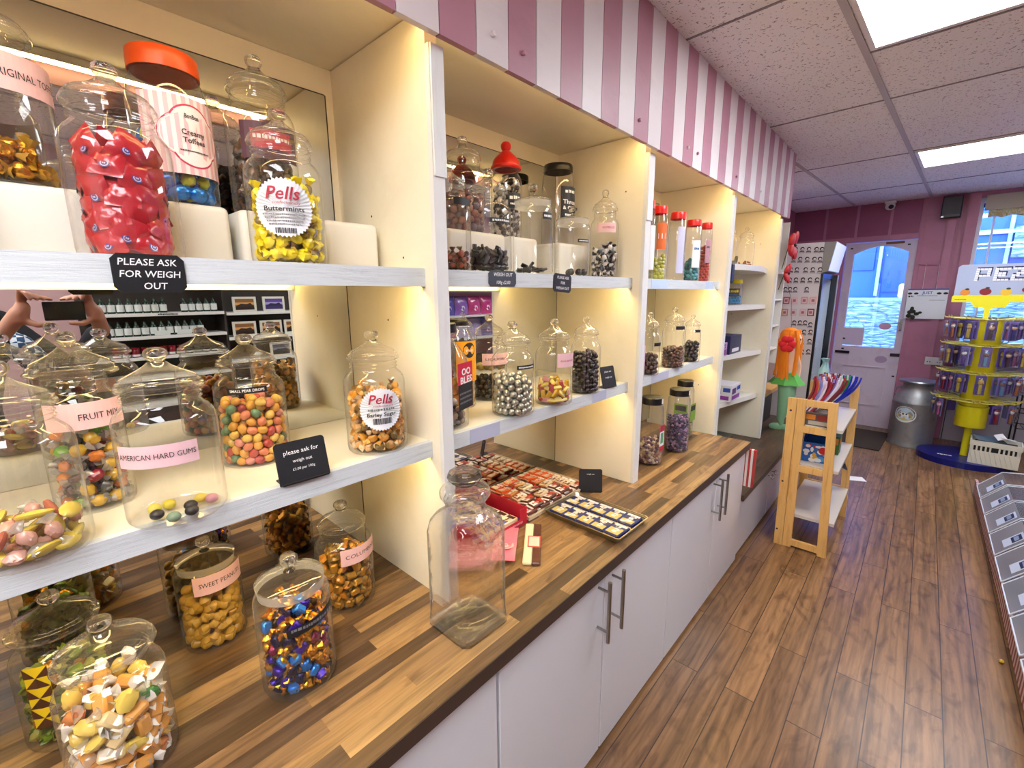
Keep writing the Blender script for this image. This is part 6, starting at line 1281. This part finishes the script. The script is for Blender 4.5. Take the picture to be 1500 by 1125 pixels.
# ------------------------------------------------------------------ what the mirrors show: the opposite wall and the photographer
us = thing('gift_shelving', 'dark backed shelving with white shelves on the opposite wall, seen in the mirror', 'shelving', (0, 0, 0))
dkb_ = mat('dark_brown_back', '#2e2620', .6)
MB().box(2.33, 2.358, .30, 1.95, .25, 1.95).build('back_panel', dkb_, us)
MB().box(2.10, 2.33, 1.105, 1.12, .25, 1.95).build('divider', dkb_, us)
MB().box(2.10, 2.33, 1.935, 1.95, .25, 1.95).build('divider', white, us)
for y0, y1, zs in ((.30, 1.105, (1.45, 1.292, 1.148, 1.0, .8)), (1.12, 1.935, (1.438, 1.245, 1.06, .85))):
    for z in zs: MB().box(2.08, 2.33, y0, y1, z-.022, z).build('shelf', white, us)
m = MB(); scribble(m, Flat((2.0795, .75, 1.439), (0, -1, 0), (0, 0, 1)), -.06, .06, 0, .012, 0, 0, 3); m.build('shelf_label', blackm, us)
bot_g = mat('dark_green_bottle', '#16301f', .15); bot_r = mat('red_jar', '#7a1420', .2); bot_k = mat('dark_jar', '#14161c', .2); lab_w = mat('bottle_label', '#dfe3dc', .5)
def mini(m_):
    m = MB().lathe([(0, 0), (.019, 0), (.021, .004), (.021, .062), (.016, .074), (.0075, .084), (.0075, .10), (0, .10)], 16, 0)
    m.lathe([(.0215, .012), (.0216, .058)], 16, 1); return m.mesh('bottle', [m_, lab_w])
mg1, mr1, mk1 = mini(bot_g), mini(bot_r), mini(bot_k)
for z, ys, nm in ((1.45, [.36+.047*i for i in range(9)]+[.86+.047*i for i in range(5)], 'top'), (1.292, [.38+.047*i for i in range(13)], 'middle')):
    for y in ys: put('miniature_bottle', mg1, 'white labelled miniature bottle on the %s shelf opposite, seen in the mirror' % nm, 'bottle', (2.115, y, z+.0005), (0, 0, 0), 'miniature bottles on the %s mirrored shelf' % nm)
for y, wv in ((.66, .08), (.79, .08)): bx('gift_box', 'cream gift box in front of the miniature bottles, %s of two seen in the mirror' % ('first' if y < .7 else 'second'), 2.088, 2.093, y, y+.09, 1.293, 1.325, lab_w)
for i in range(12):
    y = .44+.052*i; red = i < 8
    put('preserve_jar', MB().lathe([(0, 0), (.022, 0), (.022, .045), (.018, .052), (.022, .052), (.022, .066), (0, .066)], 14, 0).lathe([(.0222, .006), (.0222, .02)], 14, 1).mesh('jar', [bot_r if red else bot_k, lab_w]), ('red' if red else 'dark')+' preserve jar on the third shelf of the opposite wall, seen in the mirror', 'jar', (2.115, y, 1.1485), (0, 0, 0), 'preserve jars seen in the mirror')
def picture(y, z, w, h, cs, lab):
    p = thing('framed_picture', lab, 'picture', (2.10, y, z), 0); m = MB().box(0, .012, -w/2, w/2, 0, h); m.build('frame', mat('frame_cream', '#e2dccb', .5), p)
    m = MB(); S = Flat((-.0006, 0, h/2), (0, -1, 0), (0, 0, 1)); a, b = w*.40, h*.36
    patch(m, S, -a, a, -b, b, 0, 0, 1); patch(m, S, -a, a, -b*.1, b*.35, 1, .0003, 1); patch(m, S, -a, a, -b, -b*.35, 2, .0003, 1)
    m.add([S(-a, -b*.4, .0006), S(a, -b*.4, .0006), S(a*.4, b*.15, .0006), S(-a*.2, b*.05, .0006), S(-a*.6, b*.25, .0006)], [(0, 1, 2, 3, 4)], 3); m.build('print', [mat('pic_'+c, c, .4) for c in cs], p)
sun_ = ('#8a6038', '#e6a45a', '#2a1c18', '#3c2a22'); vio = ('#5a4a9a', '#b0a4d8', '#3a2f6a', '#2c2448'); gry = ('#4a5260', '#8a94a4', '#22262e', '#2c323c')
for k, (y, z, c, lab) in enumerate(((1.26, 1.4385, sun_, 'small framed sunset picture on the upper shelf opposite, seen in the mirror'), (1.48, 1.4385, vio, 'small framed violet picture on the upper shelf opposite, seen in the mirror'), (1.69, 1.4385, vio, 'second framed violet picture at the end of the upper shelf opposite, seen in the mirror'), (1.24, 1.2455, sun_, 'first framed sunset picture on the lower shelf opposite, seen in the mirror'), (1.44, 1.2455, sun_, 'middle framed sunset picture on the lower shelf opposite, seen in the mirror'), (1.63, 1.2455, sun_, 'third framed sunset picture on the lower shelf opposite, seen in the mirror'), (1.50, 1.0605, gry, 'framed grey picture on the bottom shelf opposite, seen in the mirror'))): picture(y, z, .17, .118, c, lab)
u2 = thing('bagged_sweet_shelving', 'white shelf of bagged sweets on the opposite wall, seen in the second mirror', 'shelving', (0, 0, 0))
for z in (1.05, 1.32, 1.62): MB().box(2.08, 2.33, 2.9, 5.4, z-.02, z).build('shelf', white, u2)
pbm = [s_packet(.2, .22, .06, mat('bagc_'+c, c, .3, coat=.5), mat('bagm_'+c, d, .4), white) for c, d in (('#8a5aa8', '#d9c8e6'), ('#c23a7a', '#f0c8d8'), ('#b8a8d0', '#e6e0ee'), ('#5a4a9a', '#c8c0e0'))]
for i in range(22):
    put('sweet_bag', pbm[(i*7//3) % 4], '%s bag of sweets on the %s shelf of the opposite wall' % (('purple', 'magenta', 'lilac', 'indigo')[(i*7//3) % 4], 'upper' if i % 2 else 'lower'), 'bag', (2.2, 3.0+.21*(i//2), (1.321 if i % 2 else 1.051)+.112), (PI/2+.1, 0, PI/2), 'bagged sweets on the opposite wall')

# photographer: one continuous body grown from joints, clothes as children
def cap(m, p, r):
    p = [Vector(a) for a in p]; r = r if isinstance(r, (list, tuple)) else [r]*len(p)
    m.tube(p, r, 12); [m.ell(a, q, 10, 8) for a, q in zip(p, r)]
def skinmesh(m, name, mt, parent, voxel, smooth=3):
    o = m.build(name, mt); md_ = o.modifiers.new('r', 'REMESH'); md_.mode = 'VOXEL'; md_.voxel_size = voxel; md_.use_smooth_shade = True
    sm = o.modifiers.new('s', 'SMOOTH'); sm.iterations = smooth; sm.factor = .5
    dg = bpy.context.evaluated_depsgraph_get(); me = bpy.data.meshes.new_from_object(o.evaluated_get(dg)); o.modifiers.clear(); o.data = me; o.parent = parent
    for p_ in me.polygons: p_.use_smooth = True
    return o
pe = thing('person', 'person in a dark coat and plaid scarf holding up a phone, seen in the mirror', 'person', (0, 0, 0))
B = MB()
hip, chest, neck, head = (1.12, -.26, .95), (1.08, -.22, 1.28), (1.05, -.20, 1.50), (1.01, -.17, 1.665)
rs_, ls_, re_, le_, rw_, lw2 = (1.16, -.06, 1.43), (.95, -.36, 1.43), (1.05, .16, 1.20), (.83, -.24, 1.19), (.79, .262, 1.42), (.775, -.035, 1.42)
cap(B, [hip, (1.10, -.24, 1.1), chest, (1.07, -.21, 1.40)], [.14, .12, .145, .10]); cap(B, [neck, head], [.058, .06])
B.ell((1.015, -.172, 1.70), (.092, .080, .105), 18, 14); cap(B, [(.985, -.15, 1.63), (.965, -.137, 1.612)], [.062, .045])
fd = Vector((-.8, .6, 0))
B.ell(Vector((1.015, -.172, 1.675))+fd*.098, (.014, .014, .024), 8, 6)
for s in (-1, 1):
    sd = Vector((.6, .8, 0))*s; B.ell(Vector((1.02, -.172, 1.675))+sd*.085, (.02, .012, .032), 8, 6)
    cap(B, [Vector(hip)+sd*.09, Vector((1.11, -.25, .52))+sd*.10, Vector((1.12, -.26, .09))+sd*.10], [.085, .06, .045]); cap(B, [Vector((1.12, -.26, .05))+sd*.10, Vector((1.12, -.26, .04))+sd*.10+fd*.16], [.045, .035])
cap(B, [rs_, re_, rw_], [.062, .048, .030]); cap(B, [ls_, le_, lw2], [.062, .048, .030])
PX = .712
def hand(w, palm, sgn):   # fingers close over the phone's top edge, thumb under it
    cap(B, [w, palm], [.028, .030]); cap(B, [Vector(palm)+Vector((0, 0, -.022)), Vector(palm)+Vector((-.006, -sgn*.012, .026))], [.026, .024])
    for k in range(4):
        b = Vector(palm)+Vector((.018-.019*k*.55, -sgn*.006, .030+.004*k)); L_ = (.078, .062, .046, .030)[k]
        tipy = -sgn*(L_); x = PX+.024-.017*k
        cap(B, [b, Vector((x+.012, palm[1]-sgn*(.030-.006*k), 1.566+.009*k)), Vector((x, palm[1]+tipy*.95, 1.561+.005*k)), Vector((x-.004, palm[1]+tipy*1.22, 1.5525+.001*k))], [.0105, .0098, .0092, .008])
    cap(B, [Vector(palm)+Vector((-.004, -sgn*.01, -.03)), Vector((PX, palm[1]-sgn*.045, 1.452)), Vector((PX-.002, palm[1]-sgn*.08, 1.4555))], [.015, .0115, .009])
hand(rw_, (.735, .242, 1.500), 1); hand(lw2, (.735, .022, 1.500), -1)
skinmesh(B, 'body', skin, pe, .0058, 2)
J = MB(); cap(J, [(1.12, -.26, .86), (1.10, -.24, 1.1), chest, (1.07, -.21, 1.41)], [.175, .155, .178, .115]); cap(J, [rs_, re_, Vector(re_).lerp(Vector(rw_), .86)], [.082, .066, .05]); cap(J, [ls_, le_, Vector(le_).lerp(Vector(lw2), .86)], [.082, .066, .05]); cap(J, [rs_, (1.07, -.21, 1.42), ls_], [.085, .10, .085])
coat = mat('dark_coat', '#15131a', .8); skinmesh(J, 'coat', coat, pe, .014)
T2 = MB()
for s in (-1, 1):
    sd = Vector((.6, .8, 0))*s; cap(T2, [Vector(hip)+sd*.09, Vector((1.11, -.25, .52))+sd*.10, Vector((1.12, -.26, .11))+sd*.10], [.115, .082, .072])
skinmesh(T2, 'trousers', mat('dark_jeans', '#1e2430', .8), pe, .014)
for s in (-1, 1):
    sd = Vector((.6, .8, 0))*s; S_ = MB(); cap(S_, [Vector((1.13, -.27, .055))+sd*.10, Vector((1.12, -.26, .048))+sd*.10+fd*.17], [.056, .046]); skinmesh(S_, 'shoe', black, pe, .012)
H_ = MB().ell((1.03, -.185, 1.73), (.102, .094, .092), 16, 12).ell((1.06, -.21, 1.68), (.07, .07, .08), 12, 9); skinmesh(H_, 'hair', mat('grey_brown_hair', '#4a3f36', .8), pe, .012)
m = MB()
for s in (-1, 1): m.ell(Vector((1.015, -.172, 1.697))+fd*.083+Vector((.6, .8, 0))*s*.032, (.011, .011, .009), 8, 6)
m.build('eye', mat('eye_dark', '#20242c', .2), pe)
m = MB().tube([Vector((1.0, -.165, 1.632))+fd*.088+Vector((.6, .8, 0))*q for q in (-.025, 0, .025)], [.003, .006, .003], 6); m.build('mouth', mat('lips', '#9a5a50', .5), pe)
pla = mat('plaid_scarf', '#3a5a78', .9); t = NT(pla); ck = t.n('ShaderNodeTexChecker', Scale=1); t.l(t.pos('xyz', (45, 45, 45)), ck.inputs['Vector']); ck.inputs['Color1'].default_value = lin('#d4d8de'); ck.inputs['Color2'].default_value = lin('#27486a'); t.l(ck.outputs[0], t.b.inputs['Base Color'])
m = MB(); cap(m, [(1.10, -.12, 1.47), (1.0, -.10, 1.45), (.94, -.20, 1.45), (1.0, -.30, 1.47), (1.10, -.27, 1.49)], .045); cap(m, [(.955, -.12, 1.44), (.89, .0, 1.36), (.86, .05, 1.28), (.87, .06, 1.12)], [.045, .055, .05, .045]); skinmesh(m, 'scarf', pla, pe, .013)
ph = thing('mobile_phone', 'black mobile phone held sideways by the photographer, seen in the mirror', 'phone', (PX, .15, 1.506), 0)
MB().rbox(-.0045, .0045, -.062, .062, -.038, .038, .004, 0, None, 2).build('case', mat('phone_black', '#0b0b0d', .25), ph); MB().rbox(-.0065, -.0045, -.058, -.036, .008, .034, .0009, 0, None, 1).build('lens_block', mat('lens_glass', '#1a1c22', .08), ph)

# ------------------------------------------------------------------ light and camera
wd = bpy.data.worlds.new('World'); SC.world = wd; wd.use_nodes = True; t = wd.node_tree; bg = t.nodes['Background']; bg.inputs[0].default_value = (.44, .66, 1, 1); bg.inputs[1].default_value = 12.0
for u0, u1, z0, z1 in ((.58, 1.92, .9, 2.42), (-.41, .065, .94, 2.05)):
    l = bpy.data.lights.new('daylight_portal', 'AREA'); l.shape = 'RECTANGLE'; l.size = u1-u0; l.size_y = z1-z0; l.cycles.is_portal = True
    o = bpy.data.objects.new('daylight_portal', l); COL.objects.link(o); o.location = G((u0+u1)/2, V1+.05, (z0+z1)/2); o.rotation_euler = (-PI/2, 0, GRID)
cd = bpy.data.cameras.new('camera'); co = bpy.data.objects.new('camera', cd); COL.objects.link(co); SC.camera = co
cd.sensor_fit = 'HORIZONTAL'; cd.sensor_width = 36; cd.lens = F/1500*36; cd.clip_start = .02; cd.clip_end = 100
Mx = Matrix((RT, -DN, -fw)).transposed().to_4x4(); Mx.translation = CAM; co.matrix_world = Mx
SC.view_settings.view_transform = 'Standard'; SC.view_settings.look = 'None'; SC.view_settings.gamma = 1; SC.view_settings.use_curve_mapping = False; SC.view_settings.exposure = .45
cy = SC.cycles; cy.max_bounces = 14; cy.diffuse_bounces = 4; cy.glossy_bounces = 5; cy.transmission_bounces = 14; cy.transparent_max_bounces = 28; cy.caustics_reflective = False; cy.caustics_refractive = True; cy.blur_glossy = .8; cy.sample_clamp_indirect = 6; cy.use_denoising = True
